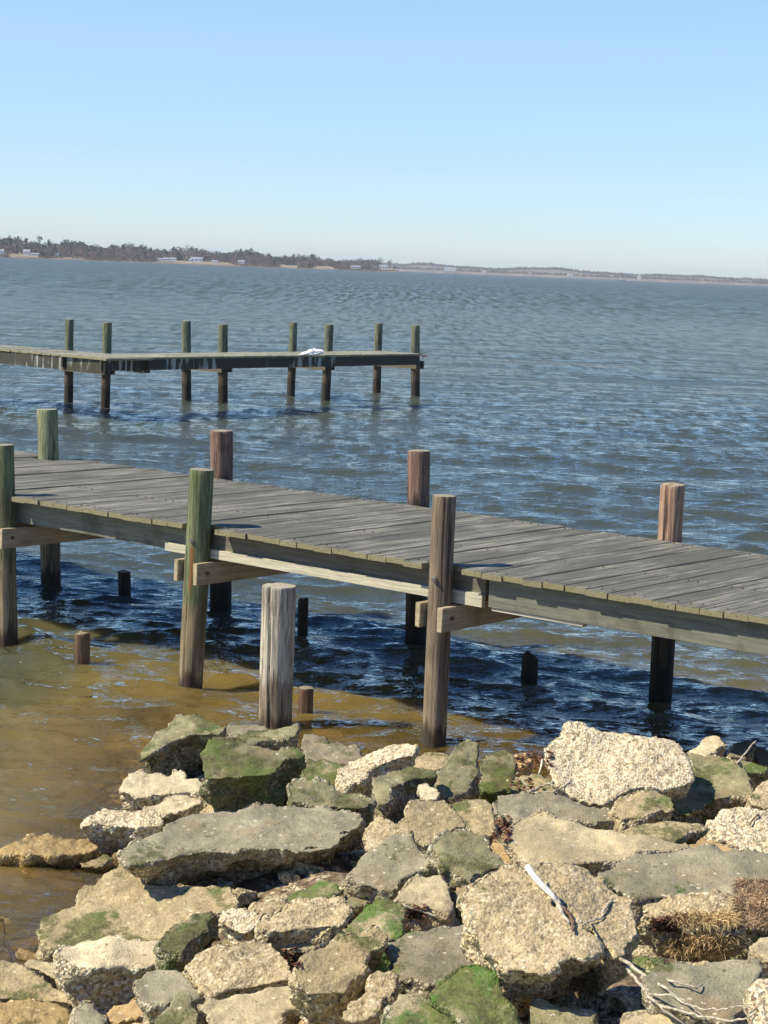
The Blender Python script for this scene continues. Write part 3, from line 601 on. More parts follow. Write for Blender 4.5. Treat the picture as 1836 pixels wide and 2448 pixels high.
# small loose rubble between the rocks: beyond counting
rb = []; rf = []; rgn = random.Random(3)
ico = [(0,0,1),(.89,0,.45),(.28,.85,.45),(-.72,.53,.45),(-.72,-.53,.45),(.28,-.85,.45),(.72,.53,-.45),(-.28,.85,-.45),(-.89,0,-.45),(-.28,-.85,-.45),(.72,-.53,-.45),(0,0,-1)]
icf = [(0,1,2),(0,2,3),(0,3,4),(0,4,5),(0,5,1),(1,6,2),(2,7,3),(3,8,4),(4,9,5),(5,10,1),(6,7,2),(7,8,3),(8,9,4),(9,10,5),(10,6,1),(11,7,6),(11,8,7),(11,9,8),(11,10,9),(11,6,10)]
for _ in range(4200):
    X = rgn.uniform(-2.3, 3.6); Y = rgn.uniform(4.2, 13.1)
    g = float(ground(np.array([X]), np.array([Y]))[0])
    if npenv(X, Y) < -.25: continue
    r_ = rgn.choice([.02,.025,.03,.045,.06,.08]); b = len(rb)
    mt = Matrix.Rotation(rgn.uniform(0, 6.3), 3, 'Z') @ Matrix.Rotation(rgn.uniform(-.6, .6), 3, 'X')
    for v in ico:
        p = mt @ Vector((v[0]*r_*1.3, v[1]*r_, v[2]*r_*.7))*rgn.uniform(.75, 1.2)
        rb.append((X+p.x, Y+p.y, g+p.z+r_*.3))
    rf += [tuple(b+i for i in f_) for f_ in icf]
tag(link('rubble', npmesh('rubble', rb, rf, False), R['tanm']), 'small loose tan rubble filling the gaps between the rocks', 'rubble', kind='stuff')

# ------------------------------------------------------------------ round timber posts
def post(name, foot, top, r0, r1, mat, parent=None, seed=0, crack=.07, seg=64, step=.035, rag=0, origin=None, zb=None):
    """foot/top: world axis points; the post goes on below the foot"""
    foot = Vector(foot); top = Vector(top)
    ax = (top-foot); Lh = ax.length; d = ax.normalized()
    zb = -.9 if zb is None else zb
    start = foot + d*((zb - foot.z)/d.z); Ln = (top-start).length
    nr = max(6, int(Ln/step)); e1 = d.cross(Vector((0, 1, 0))).normalized(); e2 = d.cross(e1)
    org = Vector(origin) if origin is not None else Vector((foot.x, foot.y, 0))
    V = []; rr = []
    for i in range(nr+1):
        f_ = i/nr; c = start.lerp(top, f_) - org; r_ = r0 + (r1-r0)*f_
        for k in range(seg):
            an = 2*math.pi*k/seg; V.append(c + (e1*math.cos(an)+e2*math.sin(an))*r_)
            rr.append((an, f_*Ln, r_))
    A = np.array([tuple(v) for v in V]); an = np.array([q[0] for q in rr]); hh = np.array([q[1] for q in rr]); rad = np.array([q[2] for q in rr])
    Q = np.stack([np.cos(an)*2, np.sin(an)*2, hh*.9], 1)
    dd = .035*fbm(Q, 1.0, 3, seed) + .03*noise(np.stack([np.cos(an)*9, np.sin(an)*9, hh*1.2], 1), 1.0, seed+5)
    if crack:
        ca = (1.12 if crack > .1 else .9 + (seed*.77) % 1.4) + .10*np.sin(hh*2.3) + .04*np.sin(hh*9)
        dl = np.angle(np.exp(1j*(an-ca))); dd = dd - crack*np.exp(-(dl/(.085 if crack > .1 else .06))**2)
    ctr = np.repeat(np.array([tuple(start.lerp(top, i/nr)-org) for i in range(nr+1)]), seg, 0)
    A = ctr + (A-ctr)*(1+dd)[:,None]
    # cap: rings inwards with an uneven, sawn and weathered top
    lastc = top-org; ring = A[-seg:].copy(); caps = []
    for q, dz_ in ((.97, .006), (.75, .009), (.4, .011)):
        cc = np.array(tuple(lastc)); R2 = cc + (ring-cc)*q + np.array(tuple(d))*dz_
        caps.append(R2)
    A = np.vstack([A]+caps+[np.array([tuple(lastc + d*.012)])])
    tr_ = len(A) - (3*seg+1) - seg
    if rag:
        k = np.arange(tr_, len(A)); A[k, 2] += rag*fbm(np.stack([A[k,0], A[k,1], np.zeros(len(k))], 1), 14, 3, seed+2)
    Fc = []
    for i in range(nr+3):
        for k in range(seg):
            k2 = (k+1) % seg; Fc.append((i*seg+k, (i+1)*seg+k, (i+1)*seg+k2, i*seg+k2))
    L_ = (nr+3)*seg
    for k in range(seg): Fc.append((L_+k, len(A)-1, L_+(k+1) % seg))
    me = npmesh(name, A, Fc)
    bm = bmesh.new(); bm.from_mesh(me); bmesh.ops.recalc_face_normals(bm, faces=bm.faces); bm.to_mesh(me); bm.free()
    for p in me.polygons: p.use_smooth = True
    try: me.set_sharp_from_angle(angle=math.radians(45))
    except Exception: pass
    o = link(name, me, mat, parent)
    if not parent: o.location = org
    return o

# ------------------------------------------------------------------ near pier
DZ = 1.24
E0 = at(20, 1190, DZ); E1 = at(1836, 1487, DZ)
da = (E1-E0); da.z = 0; da.normalize(); dn = Vector((-da.y, da.x, 0))
ang = math.atan2(da.y, da.x)
PO = at(1030, 1346, DZ); PO.z = 0
pier = empty('pier', PO, ang)
tag(pier, 'nearest weathered grey wooden pier crossing the photo in front of the rocks', 'pier')
def loc(P):  # world -> pier local
    q = Vector(P) - PO; return Vector((q.dot(da), q.dot(dn), q.z))
WID = 2.40
# near posts: (deck/water foot px, top px, radius)
near = [((12,1542),(8,1065),.085,'green'), ((452,1650),(482,1124),.090,'rusty'), ((1037,1788),(1063,1187),.079,'brown')]
slots = []
npost = []
for k, (b, t, r_, mt) in enumerate(near):
    B = at(*b, 0) + Vector((0, r_, 0)); T = atY(t[0], t[1], B.y)
    npost.append((B, T, r_)); slots.append((loc(B.lerp(T, DZ/T.z)), r_))
    o = post('post', loc(B), loc(T), r_*1.05, r_, PM[mt], pier, 20+k, origin=(0,0,0))
    o['label'] = ['green weathered post at the left edge of the photo', 'green post with a rust streak on the near side', 'brown grey post on the near side beside the rocks'][k]
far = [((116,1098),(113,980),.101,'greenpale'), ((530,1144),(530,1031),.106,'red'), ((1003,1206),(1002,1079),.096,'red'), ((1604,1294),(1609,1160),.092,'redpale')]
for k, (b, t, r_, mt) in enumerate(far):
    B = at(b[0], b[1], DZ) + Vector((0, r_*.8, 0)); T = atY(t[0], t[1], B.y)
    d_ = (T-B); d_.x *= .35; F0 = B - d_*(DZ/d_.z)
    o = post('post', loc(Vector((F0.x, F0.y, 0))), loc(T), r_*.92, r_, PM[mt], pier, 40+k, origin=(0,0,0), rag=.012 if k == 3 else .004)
    slots.append((loc(B), r_))
    o['label'] = ['pale green post on the far side', 'reddish split post on the far side, second from the left', 'dark reddish post on the far side beside the brown near post', 'pale splintered post on the far side at the right'][k]
# extra bent outside the frame each way
for sx in (3.0,):
    for yy_ in (-.02, WID+.06):
        if sx > 0 and yy_ > 0: continue
        post('post', (sx, yy_, 0), (sx, yy_, 1.85), .085, .085, PM['brown'], pier, 60, origin=(0,0,0)); slots.append((Vector((sx, yy_, 0)), .085))
# deck planks
mb = MB(); rp = random.Random(11)
s = -9.6; pitch = .165
while s < 5.0:
    y0 = -.045 + rp.uniform(-.012, .010); y1 = WID + rp.uniform(-.015, .02)
    if False: y0 -= .01
    segs = [(y0, y1)]
    for sp, r_ in slots:
        if abs(sp.x - (s+pitch/2)) < r_ + pitch*.32:
            if sp.y < WID/2: segs = [(max(y0, sp.y + r_ + .004), q[1]) for q in segs]
            elif sp.y - r_ < y1: segs = [(q[0], min(q[1], sp.y - r_ - .004)) for q in segs]
    # split each plank lengthways for slight sag and cupping
    zt = DZ + rp.uniform(-.004, .004); tw = rp.uniform(-.003, .003)
    a_, b_ = segs[0]; K = 6; bi = len(mb.v); pid = rp.random(); wx = pitch - rp.choice([.004, .005, .005, .008]); bow = rp.uniform(-.004, .006)
    for k in range(K+1):
        y = a_ + (b_-a_)*k/K; f_ = k/K; zz = zt + tw*(f_-.5)*2 + bow*4*f_*(1-f_)
        xo = s + rp.uniform(-.0012, .0012)
        for (xx, z_) in ((0, -.038), (0, -.004), (.004, 0), (wx/2, -.0015), (wx-.004, 0), (wx, -.004), (wx, -.038)):
            mb.v.append((xo+xx, y, zz+z_)); mb.a.append(pid)
    for k in range(K):
        for j in range(7):
            j2 = (j+1) % 7; mb.f.append((bi+k*7+j, bi+k*7+j2, bi+(k+1)*7+j2, bi+(k+1)*7+j))
    mb.f.append(tuple(bi+j for j in range(7))); mb.f.append(tuple(bi+K*7+j for j in range(7))[::-1])
    s += pitch
mb.build('deck', M_deck, pier)
# nail heads in rows over the beams
nb = MB(); s = -9.6; rn = random.Random(4)
while s < 5.0:
    for yy_ in (.06, .85, WID-.09):
        for f_ in (.25, .75):
            if rn.random() < .12: continue
            nb.box((s+pitch*f_+rn.uniform(-.01, .01), yy_+rn.uniform(-.012, .012), DZ+.001), (.010, .010, .006), rz=rn.uniform(0, 1.5))
    s += pitch
q = nb.build('nail_heads', M_rust, pier); q['kind'] = 'stuff'
# stringers
zs = DZ - .040
def beam(name, x0, x1, y, z0, z1, th, mat, lab=None, parent=pier):
    b = MB(); nseg = max(1, int((x1-x0)/.5))
    b.box(((x0+x1)/2, y, (z0+z1)/2), (x1-x0, th, z1-z0))
    o = b.build(name, mat, parent, bevel=.003)
    if lab: o['label'] = lab
    return o
xl, xm, xr = slots[0][0].x, slots[1][0].x, slots[2][0].x
xj = xr + .36
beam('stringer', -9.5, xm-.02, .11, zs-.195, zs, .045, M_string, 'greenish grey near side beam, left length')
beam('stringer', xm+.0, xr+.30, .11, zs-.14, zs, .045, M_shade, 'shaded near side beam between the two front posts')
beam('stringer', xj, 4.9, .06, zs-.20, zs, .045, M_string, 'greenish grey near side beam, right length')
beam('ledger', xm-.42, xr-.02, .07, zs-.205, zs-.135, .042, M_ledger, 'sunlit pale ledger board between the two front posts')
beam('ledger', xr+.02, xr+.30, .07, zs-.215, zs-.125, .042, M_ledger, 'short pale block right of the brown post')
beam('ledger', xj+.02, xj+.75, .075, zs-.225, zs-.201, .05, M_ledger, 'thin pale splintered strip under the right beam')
beam('stringer', -9.5, 4.9, .85, zs-.19, zs, .045, M_string)
beam('stringer', -9.5, 4.9, WID-.08, zs-.19, zs, .045, M_string)
def crossb(x, y0, y1, z1, h, th, lab=None, bolt=True):
    b = MB(); b.box((x, (y0+y1)/2, z1-h/2), (th, y1-y0, h), jit=.003); o = b.build('cross_beam', M_cross, pier, bevel=.004)
    if lab: o['label'] = lab
    return o
for (sp, r_) in slots[:3]:
    for sg in (-1, 1):
        xx = sp.x + sg*(r_+(.024 if sg > 0 else .03)) ; y0 = -.15 if sg > 0 else -.12
        cb = crossb(xx, y0, WID+.22, zs-.222, .165, .045)
        if sg > 0:
            bb = MB(); bb.tube([(xx+.022, y0+.10, zs-.30), (xx+.036, y0+.10, zs-.30)], [.014, .014], 10); q = bb.build('bolt', M_rust, pier)
for xx in (-6.19, -6.41, 2.89, 3.11): crossb(xx, -.1, WID+.2, zs-.222, .165, .045)
# bolts through the posts
for k, (px_, py_, mt) in enumerate([(457,1292,M_bolt), (1037,1384,M_bolt)]):
    B, T, r_ = npost[1+k]; W_ = atY(px_, py_, B.y - r_*.98)
    b = MB(); b.tube([loc(W_ + Vector((0, .02, 0))), loc(W_ - Vector((0, .006, 0)))], [.018, .018], 12)
    b.tube([loc(W_ - Vector((0, .004, 0))), loc(W_ - Vector((0, .016, 0)))], [.011, .009], 6); b.build('bolt', mt, pier)

# ------------------------------------------------------------------ lone posts and stumps
def lone(name, b, t, wpx, mat, label, cat='post', dY=0, rag=.006, crack=.05, zfoot=0, taper=.95, seed=0, seg=40):
    B = at(b[0], b[1], zfoot); r_ = wpx*B.y/F/2; B = B + Vector((0, r_, 0)); T = atY(t[0], t[1], B.y)
    d_ = T-B; B0 = B - d_*(B.z/d_.z)
    o = post(name, B0, T, r_/taper**.5, r_*taper**.5, mat, None, seed, crack, seg=seg, rag=rag, step=.02)
    tag(o, label, cat); return o
o = lone('mooring_post', (656,1738), (668,1402), 82, PM['grey'], 'thick silver grey post with a long vertical crack standing behind the rocks', dY=0, crack=.17, zfoot=.03, taper=1.04, seed=3, seg=96)
lone('post_stump', (192,1594), (196,1520), 40, PM['stump'], 'short brown post stump with a light top in the water near the left edge', 'post stump', rag=.03, seed=5)
lone('post_stump', (296,1425), (297,1367), 31, PM['black'], 'short stump dark in the shade under the pier at the left', 'post stump', rag=.01, seed=6)
lone('post_stump', (722,1537), (725,1433), 26, PM['black'], 'dark narrow stump right behind the thick grey post', 'post stump', rag=.01, seed=7)
lone('post_stump', (729,1712), (732,1645), 37, PM['stump'], 'short tan sawn stump just right of the thick grey post', 'post stump', rag=.006, seed=8)
lone('post_stump', (1266,1640), (1268,1572), 44, PM['black'], 'dark rotten stump with a pointed top under the pier at the right', 'post stump', rag=.06, taper=.8, seed=9)

# ------------------------------------------------------------------ far pier
FD = 1.245
N1 = at(258, 975, 0) + Vector((0, .12, 0)); N4 = at(993, 949, 0) + Vector((0, .12, 0))
fp = empty('pier', (N1.x, N1.y, 0), 0)
tag(fp, 'distant green stained wooden pier standing out in the open water', 'pier')
off = Vector((-.93, .80, 0))
FN = [(250,975,257,771,23), (531,965,533,776,25), (778,955,787,776,23), (993,949,993,778,22)]
FB = [(164,965,166,764,22), (446,955,445,768,23), (695,948,702,771,20), (900,946,906,773,20)]
pts_n = []; pts_f = []
fl = lambda P: Vector(P) - Vector((N1.x, N1.y, 0))
labs = ['first', 'second', 'third', 'fourth']
for k, (bx, by, tx, ty, wp) in enumerate(FN):
    B = at(bx, by, 0); r_ = wp*B.y/F/2; B = B + Vector((0, r_, 0)); T = atY(tx, ty, B.y); pts_n.append((B, r_))
    post('post', fl(B), fl(T), r_, r_*.93, PM['far'], fp, 70+k, seg=24, step=.08, origin=(0,0,0))
for k, (bx, by, tx, ty, wp) in enumerate(FB):
    B = pts_n[k][0] + off; B.x = atY(bx, by, B.y).x; r_ = wp*B.y/F/2; T = atY(tx, ty, B.y); pts_f.append((B, r_))
    post('post', fl(B), fl(T), r_, r_*.93, PM['far'], fp, 80+k, seg=24, step=.08, origin=(0,0,0))
# decks: two straight lengths that meet at the first posts
def fdeck(P, Q, wv, name_lab, th=.20, w=1.3, zt=FD):
    a = (Q-P); a.z = 0; Ln = a.length; a.normalize(); nn = Vector((-a.y, a.x, 0)); an = math.atan2(a.y, a.x)
    ax = Matrix.Rotation(an, 3, 'Z')
    b = MB(); s_ = 0
    while s_ < Ln:
        c = P + a*(s_+.07) + nn*(w/2 + rp.uniform(-.015, .015)); c.z = zt-.02 + rp.uniform(-.004, .004)
        b.box(fl(c), (.137, w, .04), ax=ax, a=rp.random()); s_ += .145
    b.build('deck', M_fdeck, fp)
    for k, yy_ in enumerate((.045, w-.05)):
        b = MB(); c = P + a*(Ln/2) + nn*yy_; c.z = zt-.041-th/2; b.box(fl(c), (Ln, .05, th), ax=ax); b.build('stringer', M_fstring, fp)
Pj = at(250, 856, FD); Pe = at(999, 846, FD); Pl = at(-420, 790, FD)
fdeck(Pj + Vector((-.05, .02, 0)), Pe, None, '', .22, 1.25)
Pl2 = at(0, 833, FD); dl = (Pj-Pl2).normalized(); fdeck(Pj - dl*14.0, Pj - dl*.02, None, '', .27, 1.25, FD-.006)
for k in range(4):
    A_ = pts_n[k][0]; B_ = pts_f[k][0]; v = (B_-A_); v.z = 0; Lc = v.length; v.normalize()
    b = MB(); c = (A_+B_)/2; sd = Vector((v.y, -v.x, 0)); 
    for sg in (-1, 1):
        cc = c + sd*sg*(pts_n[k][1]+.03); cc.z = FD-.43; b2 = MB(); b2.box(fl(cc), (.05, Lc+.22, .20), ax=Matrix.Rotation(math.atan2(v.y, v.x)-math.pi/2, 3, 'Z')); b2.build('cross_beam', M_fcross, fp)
# little cleat at the end
b = MB(); c = at(1008, 851, FD-.05); b.tube([fl(c), fl(c+Vector((.12, 0, 0)))], [.02, .02], 6); b.build('cleat', M_rust, fp)
# crumpled white bag on the far deck
bmn = bmesh.new(); bmesh.ops.create_icosphere(bmn, subdivisions=4, radius=1); me = bpy.data.meshes.new('bag'); bmn.to_mesh(me); bmn.free()
C = np.empty(len(me.vertices)*3); me.vertices.foreach_get('co', C); C = C.reshape(-1, 3)
C *= (1 + .28*fbm(C, 2.4, 3, 4))[:,None]; C *= np.array([.20, .15, .085]); C[:,2] += .03; C[:,0] += .12*np.sin(C[:,2]*20); C[:,2] = np.maximum(C[:,2], -.04)
me.vertices.foreach_set('co', C.ravel()); me.update(); ob = link('plastic_bag', me, M_bag); bp_ = at(742, 851, FD); ob.location = (bp_.x, bp_.y+.1, FD+.045)
tag(ob, 'crumpled white plastic bag lying on the distant pier', 'bag')

# ------------------------------------------------------------------ driftwood, twigs, grass
def pxF(cr, x, y, z): ox, oy = OFF[cr]; return at(ox+x/2.37, oy+y/2.37, z)
def topz(cr, x, y, dz):
    ox, oy = OFF[cr]; z_ = .3
    for _ in range(20):
        P_ = at(ox+x/2.37, oy+y/2.37, z_); z_ = .5*z_ + .5*(env(P_.x, P_.y)+dz)
    return z_
def rpath(cr, pl, dz):
    return [pxF(cr, x, y, topz(cr, x, y, d_)) for (x, y), d_ in zip(pl, dz)]
dep_scene = bpy.context.evaluated_depsgraph_get(); bpy.context.view_layer.update()
dep_scene = bpy.context.evaluated_depsgraph_get()
def hit(cr, x, y, lift=.01):
    """point on the rocks under this sight line"""
    ox, oy = OFF[cr]; d = ray(ox+x/2.37, oy+y/2.37).normalized()
    ok, P_, nn, ix, oo, mm = S.ray_cast(dep_scene, CAMP, d)
    return P_ + nn*lift - d*lift*.3
def fine(pts, k=4, j=.004, seed=1):
    rg_ = random.Random(seed); out = []
    for i in range(len(pts)-1):
        for q in range(k):
            f_ = q/k; p = pts[i].lerp(pts[i+1], f_)
            if q: p = p + Vector([rg_.uniform(-j, j) for _ in range(3)])
            out.append(p)
    out.append(pts[-1]); return out
def stick(name, pts, r0, r1, mat, parent=None, seed=1, k=4, j=.004, org=None):
    P_ = fine(pts, k, j, seed); org = org if org is not None else pts[0]
    rg_ = random.Random(seed+9)
    b = MB(); b.tube([p-org for p in P_], [(r0+(r1-r0)*i/(len(P_)-1))*rg_.uniform(.88, 1.12) for i in range(len(P_))], 8)
    o = b.build(name, mat, parent, smooth=True)
    if not parent: o.location = org
    return o
hp = [hit('F', 290, 122, .022), hit('F', 345, 195, .022), hit('F', 435, 300, .018), hit('F', 495, 385, .014), hit('F', 530, 440, .01)]
dw = empty('driftwood_stick', hp[0]); tag(dw, 'bleached white driftwood stick with a dark split end lying on the huge tan boulder', 'driftwood')
stick('bleached_end', hp[:3], .013, .010, M_driftw, dw, 1, org=hp[0], j=.002)
stick('split_end', hp[2:], .010, .005, M_drift, dw, 2, org=hp[0])
stick('bark_strip', [hit('F', 450, 305, .012), hit('F', 500, 350, .012), hit('F', 550, 420, .012), hit('F', 552, 480, .008)], .008, .004, M_bark, dw, 3, org=hp[0])
o = stick('twig', [hit('F', 775, 300, .008), hit('F', 725, 360, .01), hit('F', 708, 402, .01), hit('F', 650, 425, .008), hit('F', 605, 440, .006)], .0055, .003, M_drift, seed=4); tag(o, 'thin bent twig on the rounded boulder right of the driftwood', 'twig')
# forked dry branch hanging off the huge boulder
br = empty('dry_branch', (0,0,0)); tag(br, 'forked grey dry branch spreading over the smooth slab in the lower right', 'branch')
root = hit('F', 806, 622, .01); br.location = root
def lift(cr, x, y, l): return hit(cr, x, y, .012) + Vector((0, 0, l))
def bpath(pl, l0=.0):
    out = []
    n_ = len(pl)
    for i, (x, y) in enumerate(pl):
        ox, oy = OFF['F']; f_ = i/max(1, n_-1)
        out.append((ox+x/2.37, oy+y/2.37))
    return out
zr = root.z
def rayp(pl, back=.03):
    out = []; T_ = []
    for x, y in pl:
        ox, oy = OFF['F']; d = ray(ox+x/2.37, oy+y/2.37).normalized()
        ok, P_, nn, ix, oo, mm = S.ray_cast(dep_scene, CAMP, d); T_.append((d, (P_-CAMP).length))
    n_ = len(pl)
    for i, (d, t) in enumerate(T_):
        f_ = i/(n_-1); tt = T_[0][1]*(1-f_) + T_[-1][1]*f_
        out.append(CAMP + d*(min(t, tt) - (.012 if i in (0, n_-1) else back)))
    return out
def brpath(pl, dzs): return rayp(pl)
main = brpath([(815,625),(930,700),(1060,780),(1180,860),(1250,920),(1310,970)], [0,-.02,-.05,-.08,-.10,-.12])
stick('limb', main, .0065, .003, M_drift, br, 5, org=root)
stick('limb', brpath([(870,650),(980,700),(1100,750),(1250,790),(1285,772)], [-.01,-.02,-.03,-.05,-.05]), .0055, .0025, M_drift, br, 6, org=root)
stick('limb', brpath([(850,655),(905,730),(960,800),(1000,855),(1100,935),(1220,1015)], [-.01,-.04,-.07,-.09,-.11,-.12]), .0065, .004, M_drift, br, 7, org=root)
stick('limb', brpath([(985,825),(1110,830),(1220,890),(1300,915),(1400,910),(1480,895),(1590,900)], [-.08,-.08,-.09,-.10,-.10,-.10,-.09]), .0038, .002, M_drift, br, 8, org=root)
stick('limb', brpath([(1040,885),(1180,925),(1300,955),(1420,975),(1510,970),(1590,928)], [-.09,-.10,-.11,-.12,-.11,-.08]), .0045, .0025, M_drift, br, 9, org=root)
# twigs near the white boulder
for k, (pl, r_, mt, lab) in enumerate([
    ([(380,285),(365,350),(343,445)], .007, M_driftw, 'pale upright twig beside the left end of the big white boulder'),
    ([(232,368),(265,400),(302,448)], .005, M_drift, 'short crossing twig left of the pale upright twig'),
    ([(308,460),(375,435),(445,408)], .010, M_drift, 'brown stick lying at the foot of the pale upright twig'),
    ([(440,470),(490,440),(545,405)], .005, M_drift, 'slim twig in front of the big white boulder'),
    ([(1480,290),(1520,255),(1590,150)], .006, M_drift, 'grey twig sticking up among the rocks at the right water edge'),
    ([(1550,650),(1600,600),(1690,540)], .004, M_bark, 'thin dark twig across the pale boulder at the right edge')]):
    o = stick('twig', [hit('C', x, y, .012) for x, y in pl] if k < 4 or k == 5 else [hit('C', 1480, 300, .01), hit('C', 1480, 300, .01)+Vector((.05, .03, .05)), hit('C', 1480, 300, .01)+Vector((.11, .05, .12))], r_, r_*.6, mt, seed=20+k)
    tag(o, lab, 'twig')
o = stick('twig', [hit('E', 865, 310, .012), hit('E', 960, 345, .012), hit('E', 1055, 380, .012)], .006, .004, M_drift, seed=31); tag(o, 'pale twig with dead leaves below the smooth khaki stone', 'twig')
o = stick('reed_stalk', [at(17, 2255, -.05), at(10, 2225, .03), at(8, 2200, .13)], .004, .002, M_bark, seed=33); tag(o, 'dark reed stalk standing in the shallows at the left edge', 'reed')
# dry grass clumps
def tuft(name, cr, region, count, h, mat, label, seed, lean=(0, -1), w=.003):
    rg_ = random.Random(seed); V = []; Fc = []; x0, y0, x1, y1 = region
    c0 = hit(cr, (x0+x1)/2, (y0+y1)/2, 0)
    for _ in range(count):
        p = hit(cr, rg_.uniform(x0, x1), rg_.uniform(y0, y1), 0) - c0
        if p.length > 1.5: continue
        hh = h*rg_.uniform(.4, 1.15); an = rg_.uniform(0, 6.28)
        d_ = Vector((math.cos(an)*.7+lean[0]*.8, math.sin(an)*.7+lean[1]*.8, rg_.uniform(.2, 1.1))).normalized()
        sd = d_.cross(Vector((rg_.uniform(-1, 1), rg_.uniform(-1, 1), .3))).normalized()*w*rg_.uniform(.6, 1.3)
        b_ = len(V); K = 4; dr = Vector((0, 0, -rg_.uniform(.2, .7)*hh))
        for k in range(K+1):
            f_ = k/K; q = p + d_*hh*f_ + dr*f_*f_; ww = sd*(1-f_*.85); V += [tuple(q-ww), tuple(q+ww)]
        for k in range(K): Fc.append((b_+2*k, b_+2*k+1, b_+2*k+3, b_+2*k+2))
    o = link(name, npmesh(name, V, Fc, False), mat); o.location = c0; tag(o, label, 'dry grass'); return o
tuft('grass_tuft', 'F', (1120, 500, 1520, 610), 1800, .055, M_grass, 'tuft of straw coloured dry grass in the hollow above the smooth grey olive slab', 1, (-.2, -.6))
tuft('grass_tuft', 'F', (1480, 180, 1690, 450), 3600, .045, M_grass2, 'matted reddish brown dry grass at the right edge', 2, (-.5, -.3), .0018)
tuft('grass_tuft', 'F', (1120, 370, 1480, 440), 600, .08, M_grass, 'dry roots draping over the crumbling tan ledge', 3, (0, -1), .0022)
# dead leaves: beyond counting
V = []; Fc = []; rl = random.Random(9)
for cr, reg, cnt in [('C', (230, 230, 430, 330), 150), ('C', (100, 600, 200, 740), 90), ('E', (870, 330, 1000, 400), 90), ('E', (190, 570, 280, 680), 50), ('F', (1000, 390, 1150, 470), 90), ('C', (200, 380, 330, 450), 40)]:
    for _ in range(cnt):
        p = hit(cr, rl.uniform(reg[0], reg[2]), rl.uniform(reg[1], reg[3]), .006)
        s_ = rl.uniform(.008, .022); mt_ = Matrix.Rotation(rl.uniform(0, 6.3), 3, 'Z') @ Matrix.Rotation(rl.uniform(-.8, .8), 3, 'X')
        b_ = len(V)
        for q in ((-1, 0, 0), (0, -.5, .25), (1, 0, 0), (0, .5, .25)): V.append(tuple(p + mt_ @ Vector(q)*s_))
        Fc.append((b_, b_+1, b_+2, b_+3))
tag(link('dead_leaves', npmesh('dead_leaves', V, Fc, False), M_leaf), 'reddish brown dead leaves and litter caught between the rocks', 'dead leaves', kind='stuff')

# ------------------------------------------------------------------ far shores
def hy(x): return 607 + .0405*x                       # horizon line in the photo
def far_pt(x, D, zz):                                 # point at sight-line column x, distance D, height zz
    P_ = atY(x, hy(x), D); return Vector((P_.x, D, zz))
M_bluff = plain('bluff_soil', (.26,.185,.13), .9, .35, .06)
M_field = plain('field_grass', (.30,.25,.15), .9, .25, .05)
def Dl(x): return 1990 + max(0, x)*.77
# land: bank, shelf, rising ground
xs = list(range(-900, 952, 8)); V = []; Fc = []
rgl = random.Random(2)
prof = [(-4, -1.0), (0, .3), (4, .9), (14, 1.6), (60, 3.2), (160, 6.5), (420, 7.5), (520, -1)]
for i, x in enumerate(xs):
    e_ = max(0.0, min(1.0, (953-x)/60.0)); jog = 6*math.sin(x*.031)+3*math.sin(x*.11)
    for (dd_, zz) in prof:
        P_ = far_pt(x, Dl(x)+jog+1.8*dd_*(.15+.85*e_), zz*(.6+.4*e_) if zz > 0 else zz)
        P_.z += (rgl.uniform(-.3, .3) + .7*math.sin(x*.05)) if 0 < dd_ < 20 else 0
        V.append(tuple(P_))
K = len(prof)
for i in range(len(xs)-1):
    for k in range(K-1): Fc.append((i*K+k, (i+1)*K+k, (i+1)*K+k+1, i*K+k+1))
me = npmesh('headland_ground', V, Fc); o = link('headland_ground', me, [M_bluff, M_field])
for i, p in enumerate(me.polygons): p.material_index = 0 if i % (K-1) in (0, 1, 2) else 1
tag(o, kind='structure')
# distant opposite shore
xs = list(range(700, 2300, 10)); V = []; Fc = []; Df = 5700
def hillh(x):
    return 16 + 7*math.exp(-((x-1310)/75.0)**2) + 4*math.exp(-((x-1020)/50.0)**2) + 1.5*math.sin(x*.02) + 1.2*math.sin(x*.057)
for x in xs:
    for dd_, zz in ((-4, -1), (0, .6), (12, 4), (60, 6), (300, hillh(x)), (900, hillh(x)+1), (1000, -1)):
        V.append(tuple(far_pt(x, Df+1.8*dd_, zz)))
K = 7
for i in range(len(xs)-1):
    for k in range(K-1): Fc.append((i*K+k, (i+1)*K+k, (i+1)*K+k+1, i*K+k+1))
M_fland = plain('far_shore_ground', (.17,.14,.11), .9, .4, .02)
me = npmesh('opposite_shore_ground', V, Fc); o = link('opposite_shore_ground', me, [M_bluff, M_fland])
for i, p in enumerate(me.polygons): p.material_index = 0 if i % (K-1) in (0, 1) and (i//(K-1)) % 9 > 6 else 1
tag(o, kind='structure')
M_ever = plain('evergreen_foliage', (.035,.05,.03), .9, .35, .2)
M_bare = plain('bare_wood_crowns', (.16,.11,.095), .95, .3, .2)
M_bareg = plain('bare_wood_grey', (.13,.11,.095), .95, .3, .2)
M_trunk = plain('tree_bark', (.09,.07,.055), .9, .3, 1)
def clump(V, Fc, c, rx, rz, n_, rg_, s_, thin=0):
    for _ in range(n_):
        while True:
            q = Vector((rg_.uniform(-1, 1), rg_.uniform(-1, 1), rg_.uniform(-1, 1)))
            if q.length < 1: break
        q = Vector((q.x*rx, q.y*rx, q.z*rz)); p = c+q; b_ = len(V)
        a = Vector((rg_.gauss(0, 1), rg_.gauss(0, 1), rg_.gauss(0, 1))).normalized()*s_*rg_.uniform(.5, 1.3)
        b2 = a.cross(Vector((rg_.gauss(0, 1), rg_.gauss(0, 1), rg_.gauss(0, 1)))).normalized()*s_*(.25 if thin else .8)
        V += [tuple(p-a-b2*.5), tuple(p+a-b2*.5), tuple(p+b2)]; Fc.append((b_, b_+1, b_+2))
rw = random.Random(21)
